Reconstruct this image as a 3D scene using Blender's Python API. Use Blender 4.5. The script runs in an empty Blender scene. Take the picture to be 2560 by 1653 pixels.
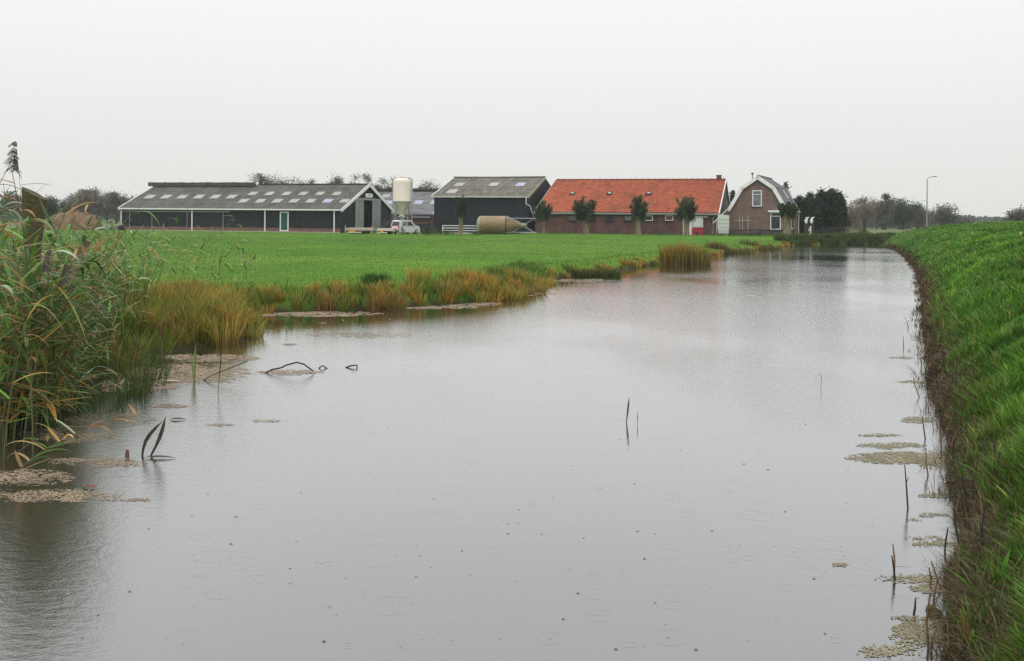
import bpy, math, random
import numpy as np
from mathutils import Vector, Matrix, Euler
SC = bpy.context.scene
COL = SC.collection
R = math.radians

# ---------------------------------------------------------------- camera
PW, PH, F = 2560.0, 1653.0, 2489.0
EYE, ROLL, PY = 2.2, 0.009, 549.5
cam = bpy.data.cameras.new('camera')
cam.sensor_width = 36.0
cam.lens = 36.0 * F / PW
cam.shift_y = (PY - PH / 2) / PW
cam.clip_start = 0.05
cam.clip_end = 5000
camo = bpy.data.objects.new('camera', cam)
COL.objects.link(camo)
camo.matrix_world = Matrix.Translation((0, 0, EYE)) @ Matrix.Rotation(-ROLL, 4, 'Y') @ Matrix.Rotation(R(90), 4, 'X')
SC.camera = camo
CR, SR = math.cos(ROLL), math.sin(ROLL)

def ray(px, py):
    u, v = px - 1280.0, -(py - PY)
    return (u * CR - v * SR) / F, (u * SR + v * CR) / F          # x/Y and (z-EYE)/Y

def at(px, py, Y):
    a, b = ray(px, py)
    return Vector((a * Y, Y, EYE + b * Y))

def on_z(px, py, z=0.0):
    a, b = ray(px, py)
    Y = (z - EYE) / b
    return Vector((a * Y, Y, z))

# ---------------------------------------------------------------- world, sun, exposure
w = bpy.data.worlds.new('World')
SC.world = w
w.use_nodes = True
nt = w.node_tree
nt.nodes.clear()
N = nt.nodes.new
out = N('ShaderNodeOutputWorld')
bg = N('ShaderNodeBackground')
sky = N('ShaderNodeTexSky')
sky.sky_type = 'NISHITA'
sky.sun_disc = False
sky.sun_elevation = R(55)
sky.sun_rotation = R(200)
sky.dust_density = 6.0
sc_ = N('ShaderNodeVectorMath'); sc_.operation = 'SCALE'; sc_.inputs['Scale'].default_value = 0.1
tc = N('ShaderNodeTexCoord')
sep = N('ShaderNodeSeparateXYZ')
ramp = N('ShaderNodeValToRGB')
el = ramp.color_ramp.elements
K = 2.6
stops = [(0.0, (.80, .81, .775)), (.09, (.865, .87, .85)), (.21, (.96, .965, .97)), (.34, (1.0, 1.0, 1.02)), (.62, (1.6, 1.6, 1.62)), (1.0, (2.3, 2.3, 2.33))]
el[0].position, el[0].color = stops[0][0], tuple(c / K for c in stops[0][1]) + (1,)
el[1].position, el[1].color = stops[-1][0], tuple(c / K for c in stops[-1][1]) + (1,)
for p, c in stops[1:-1]:
    e = el.new(p); e.color = tuple(x / K for x in c) + (1,)
mul = N('ShaderNodeVectorMath'); mul.operation = 'SCALE'; mul.inputs['Scale'].default_value = K
mix = N('ShaderNodeMix'); mix.data_type = 'RGBA'; mix.inputs['Factor'].default_value = 0.96
L_ = nt.links.new
L_(tc.outputs['Generated'], sep.inputs[0])
L_(sep.outputs['Z'], ramp.inputs[0])
L_(ramp.outputs[0], mul.inputs[0])
L_(sky.outputs[0], sc_.inputs[0])
L_(sc_.outputs[0], mix.inputs[6])
L_(mul.outputs[0], mix.inputs[7])
L_(mix.outputs[2], bg.inputs[0])
L_(bg.outputs[0], out.inputs[0])
sun = bpy.data.lights.new('sun', 'SUN')
sun.energy = 0.7
sun.angle = R(25)
sun.color = (1, .97, .93)
suno = bpy.data.objects.new('sun', sun)
COL.objects.link(suno)
suno.rotation_euler = (R(35), 0, R(-20))
SC.view_settings.view_transform = 'Standard'
SC.view_settings.look = 'None'
SC.view_settings.exposure = 0
SC.view_settings.gamma = 1
SC.cycles.max_bounces = 6
SC.cycles.transparent_max_bounces = 8
SC.cycles.use_denoising = True
SC.cycles.denoising_prefilter = 'NONE'

# ---------------------------------------------------------------- object helpers
def tag(o, label=None, cat=None, group=None, kind=None):
    if label: o['label'] = label
    if cat: o['category'] = cat
    if group: o['group'] = group
    if kind: o['kind'] = kind
    return o

def empty(name, loc, rz=0.0, label=None, cat=None, group=None):
    o = bpy.data.objects.new(name, None)
    COL.objects.link(o)
    o.location = loc
    o.rotation_euler = (0, 0, rz)
    return tag(o, label, cat, group)

def copy_tree(o, parent=None):
    c = o.copy()
    COL.objects.link(c)
    if parent: c.parent = parent
    for ch in list(o.children):
        copy_tree(ch, c)
    return c

class MB:
    def __init__(s): s.v, s.f, s.sm = [], [], []
    def add(s, vs, fs, smooth=False):
        k = len(s.v)
        s.v += [tuple(v) for v in vs]
        s.f += [tuple(i + k for i in f) for f in fs]
        s.sm += [smooth] * len(fs)
    def box(s, c, d, rot=None, bev=0.0):
        x, y, z = d[0] / 2, d[1] / 2, d[2] / 2
        vs = [Vector((a * x, b * y, e * z)) for e in (-1, 1) for a, b in ((-1, -1), (1, -1), (1, 1), (-1, 1))]
        if rot is not None:
            m = rot.to_matrix() if isinstance(rot, Euler) else rot
            vs = [m @ v for v in vs]
        c = Vector(c)
        s.add([v + c for v in vs], [(0, 3, 2, 1), (4, 5, 6, 7), (0, 1, 5, 4), (1, 2, 6, 5), (2, 3, 7, 6), (3, 0, 4, 7)])
        return s
    def span(s, a, b):          # box from corner to corner
        a, b = Vector(a), Vector(b)
        return s.box((a + b) / 2, [abs(t) for t in (b - a)])
    def tube(s, pts, r, n=8, cap=True):
        pts = [Vector(p) for p in pts]
        rs = r if isinstance(r, (list, tuple)) else [r] * len(pts)
        rings = []
        ref = None
        for i, p in enumerate(pts):
            d = (pts[min(i + 1, len(pts) - 1)] - pts[max(i - 1, 0)]).normalized()
            if ref is None or abs(ref.dot(d)) > .95:
                ref = Vector((0, 1, 0)) if abs(d.y) < .8 else Vector((1, 0, 0))
            a = d.cross(ref).normalized(); b = d.cross(a)
            rings.append([p + (a * math.cos(2 * math.pi * k / n) + b * math.sin(2 * math.pi * k / n)) * rs[i] for k in range(n)])
        vs = [v for g in rings for v in g]
        fs = [(i * n + k, i * n + (k + 1) % n, (i + 1) * n + (k + 1) % n, (i + 1) * n + k) for i in range(len(pts) - 1) for k in range(n)]
        s.add(vs, fs, True)
        if cap:
            s.add(rings[0], [tuple(range(n))[::-1]]); s.add(rings[-1], [tuple(range(n))])
        return s
    def bar(s, a, b, wx=.05):
        return s.tube([a, b], wx / 2 * 1.2, 4)
    def lathe(s, prof, c=(0, 0, 0), n=24, M_=None):
        c = Vector(c)
        vs = []
        for r_, z in prof:
            for k in range(n):
                t = 2 * math.pi * k / n
                v = Vector((r_ * math.cos(t), r_ * math.sin(t), z))
                vs.append((M_ @ v if M_ else v) + c)
        fs = [(i * n + k, i * n + (k + 1) % n, (i + 1) * n + (k + 1) % n, (i + 1) * n + k) for i in range(len(prof) - 1) for k in range(n)]
        s.add(vs, fs, True)
        return s
    def prism(s, poly, ext, M_=None):   # polygon in local xz, extruded along y by ext=(y0,y1)
        n = len(poly)
        vs = [Vector((x, ext[0], z)) for x, z in poly] + [Vector((x, ext[1], z)) for x, z in poly]
        if M_: vs = [M_ @ v for v in vs]
        fs = [tuple(range(n)), tuple(range(n, 2 * n))[::-1]] + [(i, (i + 1) % n, n + (i + 1) % n, n + i) for i in range(n)]
        s.add(vs, fs)
        return s
    def panel(s, o, a, b, L, H, pitch=.18, amp=.025, sub=4, row=None, step=0.0, sag=0.0):
        """corrugated / tiled sheet: along a (length L), up the slope b (length H)"""
        o, a, b = Vector(o), Vector(a).normalized(), Vector(b).normalized()
        n = a.cross(b).normalized()
        nc = max(1, int(round(L / pitch))) * sub
        rows = []
        if row:
            nr = max(1, int(round(H / row)))
            for i in range(nr):
                rows += [(i * H / nr - (.05 if i and step > .04 else 0), step), ((i + 1) * H / nr, 0.0)]
        else:
            rows = [(H * i / 4, 0.0) for i in range(5)]
        vs, fs = [], []
        rj = random.Random(int(L * 977 + H * 131))
        jit = [[rj.uniform(-.006, .006) for _ in range(nc + 1)] for _ in rows]
        for ri, (h, st) in enumerate(rows):
            for j in range(nc + 1):
                ph = j / sub * 2 * math.pi
                off = amp * math.sin(ph) + st + sag * math.sin(j / nc * 9.0) * math.sin(h / H * 3) + (jit[ri][j] if row else 0)
                vs.append(o + a * (L * j / nc) + b * h + n * off)
        m = nc + 1
        for i in range(len(rows) - 1):
            for j in range(nc):
                fs.append((i * m + j, i * m + j + 1, (i + 1) * m + j + 1, (i + 1) * m + j))
        s.add(vs, fs, False)
        return s
    def cwall(s, p0, p1, z0, ztop, pitch=.25, amp=.03, holes=()):
        """boarded wall from p0 to p1 (xy), outward to the right-hand side of p0->p1"""
        p0, p1 = Vector((p0[0], p0[1], 0)), Vector((p1[0], p1[1], 0))
        d = (p1 - p0); L = d.length; d.normalize()
        n = Vector((d.y, -d.x, 0))
        zt = ztop if callable(ztop) else (lambda q: ztop)
        cuts = set()
        q = 0.0
        while q < L:
            for t in (0, .55, .65, .9):
                if q + t * pitch < L: cuts.add(round(q + t * pitch, 4))
            q += pitch
        cuts |= {0.0, round(L, 4)}
        for h in holes: cuts |= {round(h[0], 4), round(h[1], 4)}
        cuts = sorted(cuts)
        def off(q):
            t = (q % pitch) / pitch
            return 0.0 if t <= .551 else (-amp if .64 < t < .91 else -amp * .5)
        for q0, q1 in zip(cuts, cuts[1:]):
            if q1 - q0 < 1e-4: continue
            mid = (q0 + q1) / 2
            segs = [(z0, None)]
            for h in holes:
                if h[0] <= mid <= h[1]:
                    segs = ([(z0, h[2])] if h[2] > z0 + .01 else []) + [(h[3], None)]
            a_, b_ = p0 + d * q0 + n * off(q0), p0 + d * q1 + n * off(q1)
            for lo, hi in segs:
                s.add([a_ + Vector((0, 0, lo)), b_ + Vector((0, 0, lo)), b_ + Vector((0, 0, hi if hi else zt(q1))), a_ + Vector((0, 0, hi if hi else zt(q0)))], [(0, 1, 2, 3)])
        return s
    def build(s, name, mat, parent=None, loc=None):
        me = bpy.data.meshes.new(name)
        me.from_pydata(s.v, [], s.f)
        me.polygons.foreach_set('use_smooth', s.sm)
        if mat: me.materials.append(mat)
        me.update()
        o = bpy.data.objects.new(name, me)
        COL.objects.link(o)
        if parent: o.parent = parent
        if loc is not None: o.location = loc
        return o

def np_mesh(name, v, faces_by_size, mat, colors=None, parent=None, smooth=False):
    """v (N,3) array; faces_by_size list of (M,k) int arrays; colors (N,3)"""
    me = bpy.data.meshes.new(name)
    v = np.ascontiguousarray(v, dtype=np.float32)
    me.vertices.add(len(v))
    me.vertices.foreach_set('co', v.ravel())
    loops = np.concatenate([f.ravel() for f in faces_by_size]).astype(np.int32)
    sizes = np.concatenate([np.full(len(f), f.shape[1], np.int32) for f in faces_by_size])
    starts = np.concatenate([[0], np.cumsum(sizes)[:-1]]).astype(np.int32)
    me.loops.add(len(loops)); me.loops.foreach_set('vertex_index', loops)
    me.polygons.add(len(sizes)); me.polygons.foreach_set('loop_start', starts)
    me.polygons.foreach_set('loop_total', sizes)
    if smooth: me.polygons.foreach_set('use_smooth', np.ones(len(sizes), bool))
    me.update(calc_edges=True)
    if colors is not None:
        at_ = me.attributes.new('tint', 'FLOAT_COLOR', 'POINT')
        c4 = np.ones((len(v), 4), np.float32); c4[:, :3] = colors
        at_.data.foreach_set('color', c4.ravel())
    me.materials.append(mat)
    o = bpy.data.objects.new(name, me)
    COL.objects.link(o)
    if parent: o.parent = parent
    return o

# ---------------------------------------------------------------- materials
def base_mat(name):
    m = bpy.data.materials.new(name)
    m.use_nodes = True
    t = m.node_tree
    p = t.nodes['Principled BSDF']
    return m, t, p

def M(name, col, rough=.8, var=.18, scale=2.0, spec=.3, metal=0.0, bump=0.0, bscale=20.0, col2=None, thr=(.35, .65), streak=None, detail=5, stain=None):
    m, t, p = base_mat(name)
    tcn = t.nodes.new('ShaderNodeTexCoord')
    src = tcn.outputs['Object']
    if streak:
        mp = t.nodes.new('ShaderNodeMapping'); mp.inputs['Scale'].default_value = streak
        t.links.new(src, mp.inputs[0]); src = mp.outputs[0]
    nz = t.nodes.new('ShaderNodeTexNoise'); nz.inputs['Scale'].default_value = scale; nz.inputs['Detail'].default_value = detail; nz.inputs['Roughness'].default_value = .65
    t.links.new(src, nz.inputs['Vector'])
    rp = t.nodes.new('ShaderNodeValToRGB')
    rp.color_ramp.elements[0].position, rp.color_ramp.elements[1].position = thr
    c2 = col2 if col2 else tuple(c * (1 + var) for c in col)
    c1 = col if col2 else tuple(c * (1 - var) for c in col)
    rp.color_ramp.elements[0].color = (*c1, 1); rp.color_ramp.elements[1].color = (*c2, 1)
    t.links.new(nz.outputs['Fac'], rp.inputs[0])
    last = rp.outputs[0]
    if stain:
        n4 = t.nodes.new('ShaderNodeTexNoise'); n4.inputs['Scale'].default_value = stain[0]; n4.inputs['Detail'].default_value = 7; n4.inputs['Roughness'].default_value = .7
        t.links.new(tcn.outputs['Object'], n4.inputs['Vector'])
        m4 = t.nodes.new('ShaderNodeMapRange'); m4.inputs[1].default_value = .5; m4.inputs[2].default_value = .68; m4.inputs[4].default_value = stain[2]
        t.links.new(n4.outputs['Fac'], m4.inputs[0])
        x4 = t.nodes.new('ShaderNodeMix'); x4.data_type = 'RGBA'; x4.inputs[7].default_value = (*stain[1], 1)
        t.links.new(m4.outputs[0], x4.inputs[0]); t.links.new(last, x4.inputs[6]); last = x4.outputs[2]
    t.links.new(last, p.inputs['Base Color'])
    p.inputs['Roughness'].default_value = rough
    p.inputs['Specular IOR Level'].default_value = spec
    p.inputs['Metallic'].default_value = metal
    if bump:
        n2 = t.nodes.new('ShaderNodeTexNoise'); n2.inputs['Scale'].default_value = bscale; n2.inputs['Detail'].default_value = 4
        t.links.new(tcn.outputs['Object'], n2.inputs['Vector'])
        b = t.nodes.new('ShaderNodeBump'); b.inputs['Strength'].default_value = bump; b.inputs['Distance'].default_value = .05
        t.links.new(n2.outputs['Fac'], b.inputs['Height']); t.links.new(b.outputs[0], p.inputs['Normal'])
    return m

def leaf_mat(name, rough=.5, trans=.3, spec=.35):
    m, t, p = base_mat(name)
    a = t.nodes.new('ShaderNodeAttribute'); a.attribute_name = 'tint'
    t.links.new(a.outputs['Color'], p.inputs['Base Color'])
    p.inputs['Roughness'].default_value = rough
    p.inputs['Specular IOR Level'].default_value = spec
    tr = t.nodes.new('ShaderNodeBsdfTranslucent')
    t.links.new(a.outputs['Color'], tr.inputs['Color'])
    mx = t.nodes.new('ShaderNodeMixShader'); mx.inputs[0].default_value = trans
    o = t.nodes['Material Output']
    t.links.new(p.outputs[0], mx.inputs[1]); t.links.new(tr.outputs[0], mx.inputs[2]); t.links.new(mx.outputs[0], o.inputs['Surface'])
    return m

def brick_mat(name, col, col2, mortar, var=.5):
    m, t, p = base_mat(name)
    tcn = t.nodes.new('ShaderNodeTexCoord')
    sp = t.nodes.new('ShaderNodeSeparateXYZ'); t.links.new(tcn.outputs['Object'], sp.inputs[0])
    ad = t.nodes.new('ShaderNodeMath'); t.links.new(sp.outputs['X'], ad.inputs[0]); t.links.new(sp.outputs['Y'], ad.inputs[1])
    cb = t.nodes.new('ShaderNodeCombineXYZ'); t.links.new(ad.outputs[0], cb.inputs['X']); t.links.new(sp.outputs['Z'], cb.inputs['Y'])
    br = t.nodes.new('ShaderNodeTexBrick'); br.inputs['Scale'].default_value = 1.0
    br.inputs['Brick Width'].default_value = .23; br.inputs['Row Height'].default_value = .075; br.inputs['Mortar Size'].default_value = .008
    br.inputs['Color1'].default_value = (*col, 1); br.inputs['Color2'].default_value = (*col2, 1); br.inputs['Mortar'].default_value = (*mortar, 1)
    t.links.new(cb.outputs[0], br.inputs['Vector'])
    nz = t.nodes.new('ShaderNodeTexNoise'); nz.inputs['Scale'].default_value = 1.1; nz.inputs['Detail'].default_value = 6; nz.inputs['Roughness'].default_value = .7
    t.links.new(tcn.outputs['Object'], nz.inputs['Vector'])
    mr = t.nodes.new('ShaderNodeMapRange'); mr.inputs[1].default_value = .3; mr.inputs[2].default_value = .7; mr.inputs[3].default_value = 1 - var; mr.inputs[4].default_value = 1 + var
    t.links.new(nz.outputs['Fac'], mr.inputs[0])
    vm = t.nodes.new('ShaderNodeVectorMath'); vm.operation = 'SCALE'
    t.links.new(br.outputs['Color'], vm.inputs[0]); t.links.new(mr.outputs[0], vm.inputs['Scale'])
    t.links.new(vm.outputs[0], p.inputs['Base Color'])
    p.inputs['Roughness'].default_value = .9; p.inputs['Specular IOR Level'].default_value = .2
    return m

MT = dict(
    white=M('white_paint', (.72, .73, .71), .5, .1, 3),
    offwhite=M('aged_white_paint', (.52, .51, .46), .6, .15, 4),
    board=M('black_green_boards', (.010, .017, .019), .6, .45, 1.5, streak=(3, 3, .3), spec=.25),
    board2=M('blue_black_boards', (.012, .017, .024), .6, .45, 1.5, streak=(4, 4, .25), spec=.25),
    asb=M('grey_fibre_cement', stain=(.45, (.05, .052, .038), .55), col=(.072, .07, .06), rough=.9, var=.3, scale=1.2, col2=(.125, .12, .11), streak=(1, .4, .4)),
    asb2=M('mossy_fibre_cement', stain=(.7, (.06, .065, .035), .6), col=(.085, .082, .062), rough=.9, var=.3, scale=1.6, col2=(.2, .19, .16), streak=(1.2, .35, .4)),
    asb3=M('blue_grey_fibre_cement', (.11, .113, .118), .85, .2, 1.0, col2=(.19, .19, .19)),
    ridge=M('mossy_ridge_capping', (.035, .036, .03), .95, .3, 3, col2=(.1, .1, .075)),
    skylight=M('milky_roof_light', (.30, .30, .285), .45, .12, 2),
    skyblue=M('bluish_roof_light', (.29, .31, .40), .4, .1, 2),
    green=M('dark_green_paint', (.018, .075, .06), .5, .2, 4),
    fascia=M('faded_green_boarding', (.035, .07, .05), .7, .3, 3),
    conc=M('pale_concrete', (.36, .33, .27), .9, .2, 3),
    plinth=brick_mat('brick_plinth', (.17, .07, .055), (.13, .06, .05), (.2, .15, .13), .3),
    brickA=brick_mat('dark_red_brick', (.13, .055, .048), (.085, .042, .04), (.10, .075, .065), .45),
    brickB=brick_mat('brown_house_brick', (.165, .105, .083), (.125, .08, .066), (.19, .155, .135), .3),
    tileR=M('orange_red_pantiles', (.33, .08, .042), .75, .2, 1.7, stain=(.5, (.16, .09, .04), .55), col2=(.60, .215, .11), thr=(.3, .68), detail=8),
    tileD=M('dark_grey_roof_tiles', (.075, .08, .088), .55, .3, 2, col2=(.13, .135, .14)),
    ridgeR=M('brown_ridge_tiles', (.15, .045, .028), .85, .3, 6),
    glass=M('window_glass', (.03, .035, .04), .2, .3, 1, spec=.35),
    curtain=M('grey_glass_with_curtain', (.12, .135, .14), .15, .3, 2, spec=.6),
    dark=M('dark_interior', (.008, .008, .01), .9, .3, 2),
    metal=M('galvanised_steel', (.30, .31, .32), .45, .2, 5, metal=.3),
    gmetal=M('dark_steel', (.06, .063, .07), .5, .3, 5, metal=.3),
    lamppost=M('grey_lamp_post', (.22, .23, .23), .5, .15, 3),
    silo=M('cream_silo_plastic', (.68, .62, .53), .85, .07, 1.5, streak=(1, 1, .2)),
    silo2=M('olive_brown_silo', (.17, .12, .06), .6, .25, 1.8, col2=(.27, .2, .105), streak=(.35, 1, 1)),
    silocap=M('algae_green_silo_cap', (.3, .3, .2), .7, .2, 3),
    panel=M('grey_translucent_door', (.24, .25, .245), .5, .25, 2, streak=(3, 3, .3)),
    red=M('crimson_door_paint', (.34, .02, .05), .45, .2, 3),
    sheet=M('pale_greenish_board', (.56, .58, .53), .6, .08, 2.5),
    bark=M('willow_bark', (.10, .085, .05), .95, .4, 5, streak=(1, 1, .3), col2=(.24, .2, .13), bump=.4, bscale=12),
    barkd=M('dark_bark', (.05, .045, .04), .95, .3, 6),
    picket=M('dark_stained_pickets', (.035, .035, .035), .8, .3, 5),
    picketw=M('weathered_wood_pickets', (.13, .1, .085), .85, .3, 5),
    carpaint=M('silver_white_car_paint', (.5, .51, .53), .25, .05, 1, spec=.6),
    cargrey=M('grey_car_trim', (.16, .17, .18), .4, .1, 2),
    tyre=M('black_rubber', (.02, .02, .02), .8, .2, 5),
    redlight=M('red_lamp_lens', (.5, .03, .03), .2, .1, 5, spec=.6),
    amber=M('amber_reflector', (.7, .3, .03), .3, .1, 5),
    blue=M('blue_board', (.03, .07, .2), .5, .15, 3),
    rust=M('rusty_brown', (.16, .07, .04), .85, .35, 5),
    hay=M('straw_heap', (.10, .06, .032), .95, .4, 1.2, col2=(.22, .145, .075), bump=.9, bscale=9),
    tarp=M('black_plastic_tarp', (.012, .014, .018), .35, .3, 3, spec=.5, bump=.6, bscale=6),
    wood=M('weathered_post_wood', (.115, .085, .06), .9, .4, 9, streak=(1, 1, .08), col2=(.22, .17, .125), bump=.5, bscale=30),
    woodm=M('mossy_post_wood', (.045, .055, .012), .95, .5, 7, streak=(1, 1, .12), col2=(.10, .075, .045), bump=.6, bscale=30),
    twig=M('dead_twig', (.035, .026, .02), .7, .3, 10),
    stalk=M('dead_brown_stalk', (.075, .045, .028), .85, .5, 14, col2=(.2, .125, .075)),
    straw=M('pale_dry_leaf', (.5, .42, .28), .6, .2, 12),
    leaf=leaf_mat('foliage'),
    grass=leaf_mat('grass_blades', .5, .3, .22),
    reed=leaf_mat('reed_leaves', .42, .3, .28),
    weed=M('duckweed', (.33, .27, .2), .8, .3, 4, col2=(.5, .42, .33)),
)
# ---------------------------------------------------------------- terrain
LEFT = [(-9, -8), (-9, 3), (-8.2, 7), (-6.6, 9.4), (-5.75, 11), (-5.3, 11.6), (-5.35, 12.9), (-5.5, 14.4), (-5.65, 16), (-5.2, 16.9), (-4.75, 17.8), (-4.9, 19), (-5.5, 20.6), (-6.0, 22.2),
        (-5.6, 22.9), (-4.9, 23.2), (-3.05, 24.2), (-1.46, 25.6), (-.38, 27), (.5, 29.6), (.85, 32), (1.35, 35.8), (2.7, 39.5), (4.65, 43.5), (7.6, 51), (12.4, 63), (20, 79.5), (26.0, 92.5), (27.4, 96.6),
        (31, 98.6), (36, 100.6), (42, 104.5), (58, 111), (80, 119)]
RIGHT = [(1.2, -8), (1.75, 2), (2.0, 4), (2.23, 5), (2.74, 6.16), (3.37, 7.5), (4.26, 9.66), (5.3, 12.5), (6.5, 15.5), (9.4, 22.7), (11.8, 28.5), (17.5, 42.8), (25.2, 63.7), (31.2, 81), (34.6, 92), (36.2, 97.6), (38.4, 99.6), (43.5, 101.6), (60, 107), (82, 115)]
LEFTA, RIGHTA = np.array(LEFT, float), np.array(RIGHT, float)
POLY = np.array(LEFT + RIGHT[::-1], float)

def pl_dist(P, line):
    d = np.full(len(P), 1e9)
    for a, b in zip(line[:-1], line[1:]):
        ab = b - a
        t = np.clip(((P - a) @ ab) / (ab @ ab), 0, 1)
        q = P - (a + t[:, None] * ab)
        d = np.minimum(d, np.hypot(q[:, 0], q[:, 1]))
    return d

def inside(P, poly):
    x, y = P[:, 0], P[:, 1]
    r_ = np.zeros(len(P), bool)
    for (x0, y0), (x1, y1) in zip(poly, np.roll(poly, -1, 0)):
        c = (y0 > y) != (y1 > y)
        with np.errstate(divide='ignore', invalid='ignore'):
            r_ ^= c & (x < (x1 - x0) * (y - y0) / (y1 - y0 + 1e-12) + x0)
    return r_

def hash2(ix, iy, s=0):
    h = (ix * 374761393 + iy * 668265263 + s * 1442695041).astype(np.int64) & 0xffffffff
    h = ((h ^ (h >> 13)) * 1274126177) & 0xffffffff
    return ((h ^ (h >> 16)) & 0xffff) / 65535.0

def vnoise(x, y, s=0):
    ix, iy = np.floor(x).astype(np.int64), np.floor(y).astype(np.int64)
    fx, fy = x - ix, y - iy
    fx, fy = fx * fx * (3 - 2 * fx), fy * fy * (3 - 2 * fy)
    a, b = hash2(ix, iy, s), hash2(ix + 1, iy, s)
    c, d = hash2(ix, iy + 1, s), hash2(ix + 1, iy + 1, s)
    return (a * (1 - fx) + b * fx) * (1 - fy) + (c * (1 - fx) + d * fx) * fy

def fbm(x, y, s=0, o=4):
    t, a, k = 0, .5, 0
    for i in range(o):
        t = t + a * vnoise(x * 2 ** i, y * 2 ** i, s + i); k += a; a *= .5
    return t / k

def smooth(a, b, x):
    t = np.clip((x - a) / (b - a), 0, 1)
    return t * t * (3 - 2 * t)

def terrain(P):
    """returns z, signed distance from the water edge (positive on land), side (+1 dike, -1 meadow)"""
    P = np.asarray(P, float)
    dl, dr = pl_dist(P, LEFTA), pl_dist(P, RIGHTA)
    ins = inside(P, POLY)
    side = np.where(dr < dl, 1, -1)
    d = np.minimum(dl, dr)
    d = np.where(ins, -d, d)
    # behind the canal's bend everything past the far bank counts as meadow side
    wob = .16 * (fbm(P[:, 0] * 1.3, P[:, 1] * 1.3, 3, 3) - .5)
    de = d + wob * smooth(3, .2, np.abs(d))
    zr = np.interp(de, [-3, -.6, -.12, 0, .1, .3, 1.3, 2.6, 4.4, 7, 12, 16, 30, 60], [-.9, -.5, -.12, 0, .16, .34, 1.12, 1.5, 1.9, 2.18, 2.45, 2.55, 2.3, .5])
    base = .42 + .24 * smooth(-8, 4, P[:, 0]) * smooth(90, 112, P[:, 1]) + .18 * smooth(24, 30, P[:, 0]) * smooth(104, 114, P[:, 1])
    zl = np.interp(de, [-3, -.6, -.12, 0, .12, .5, 1.2, 60], [-.9, -.5, -.12, 0, .14, .62, 1.0, 1.0]) * np.where(de > 0, base, 1)
    z = np.where(side > 0, zr, zl)
    amp = np.where(side > 0, .17, .05) * smooth(.1, .8, de)
    fade = smooth(160, 60, P[:, 1])
    z = z + amp * fade * (fbm(P[:, 0] * 1.1, P[:, 1] * 1.1, 7, 4) - .5) * 1.6
    return z, de, side

def gz(x, y):
    return float(terrain(np.array([[x, y]]))[0][0])

nr, nc = 430, 560
tt = np.linspace(0, 1, nr)
ys = -7 + 4.0 * (np.exp(tt * math.log(980 / 4.0 + 1)) - 1)
ss = np.linspace(-1, 1, nc); ss = ss * .62 + .6 * ss ** 3
XX = ss[None, :] * (ys[:, None] + 14.0); YY = np.repeat(ys[:, None], nc, 1)
P = np.stack([XX.ravel(), YY.ravel()], 1)
Z, D, SIDE = terrain(P)
idx = np.arange(nr * nc).reshape(nr, nc)
quads = np.stack([idx[:-1, :-1], idx[:-1, 1:], idx[1:, 1:], idx[1:, :-1]], -1).reshape(-1, 4)
# per-vertex ground cover: bare mud at the water, turf elsewhere
mud = smooth(.42, .1, D)
big = fbm(P[:, 0] * .09, P[:, 1] * .05, 11, 4)
mid = fbm(P[:, 0] * .5, P[:, 1] * .35, 12, 4)
turf = np.where((SIDE > 0)[:, None], np.array([.022, .07, .008]), np.array([.058, .14, .010]))  # dike turf colour darkened so gaps between blades look shaded
turf = turf * (0.78 + .5 * big[:, None]) * (0.8 + .4 * mid[:, None])
yel = smooth(.45, .7, fbm(P[:, 0] * .12, P[:, 1] * .12, 15, 4))[:, None] * .35
turf = turf * (1 - yel) + np.array([.12, .2, .02]) * yel
far = smooth(125, 150, P[:, 1])[:, None]
turf = turf * (1 - far) + np.array([.10, .13, .05]) * far
colr = turf * (1 - mud[:, None]) + np.array([.03, .022, .014]) * mud[:, None]
gm = leaf_mat('turf_and_mud', .95, 0.0, .1)
ground = np_mesh('ground', np.stack([P[:, 0], P[:, 1], Z], 1), [quads], gm, colr, smooth=True)
tag(ground, kind='structure')

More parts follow.
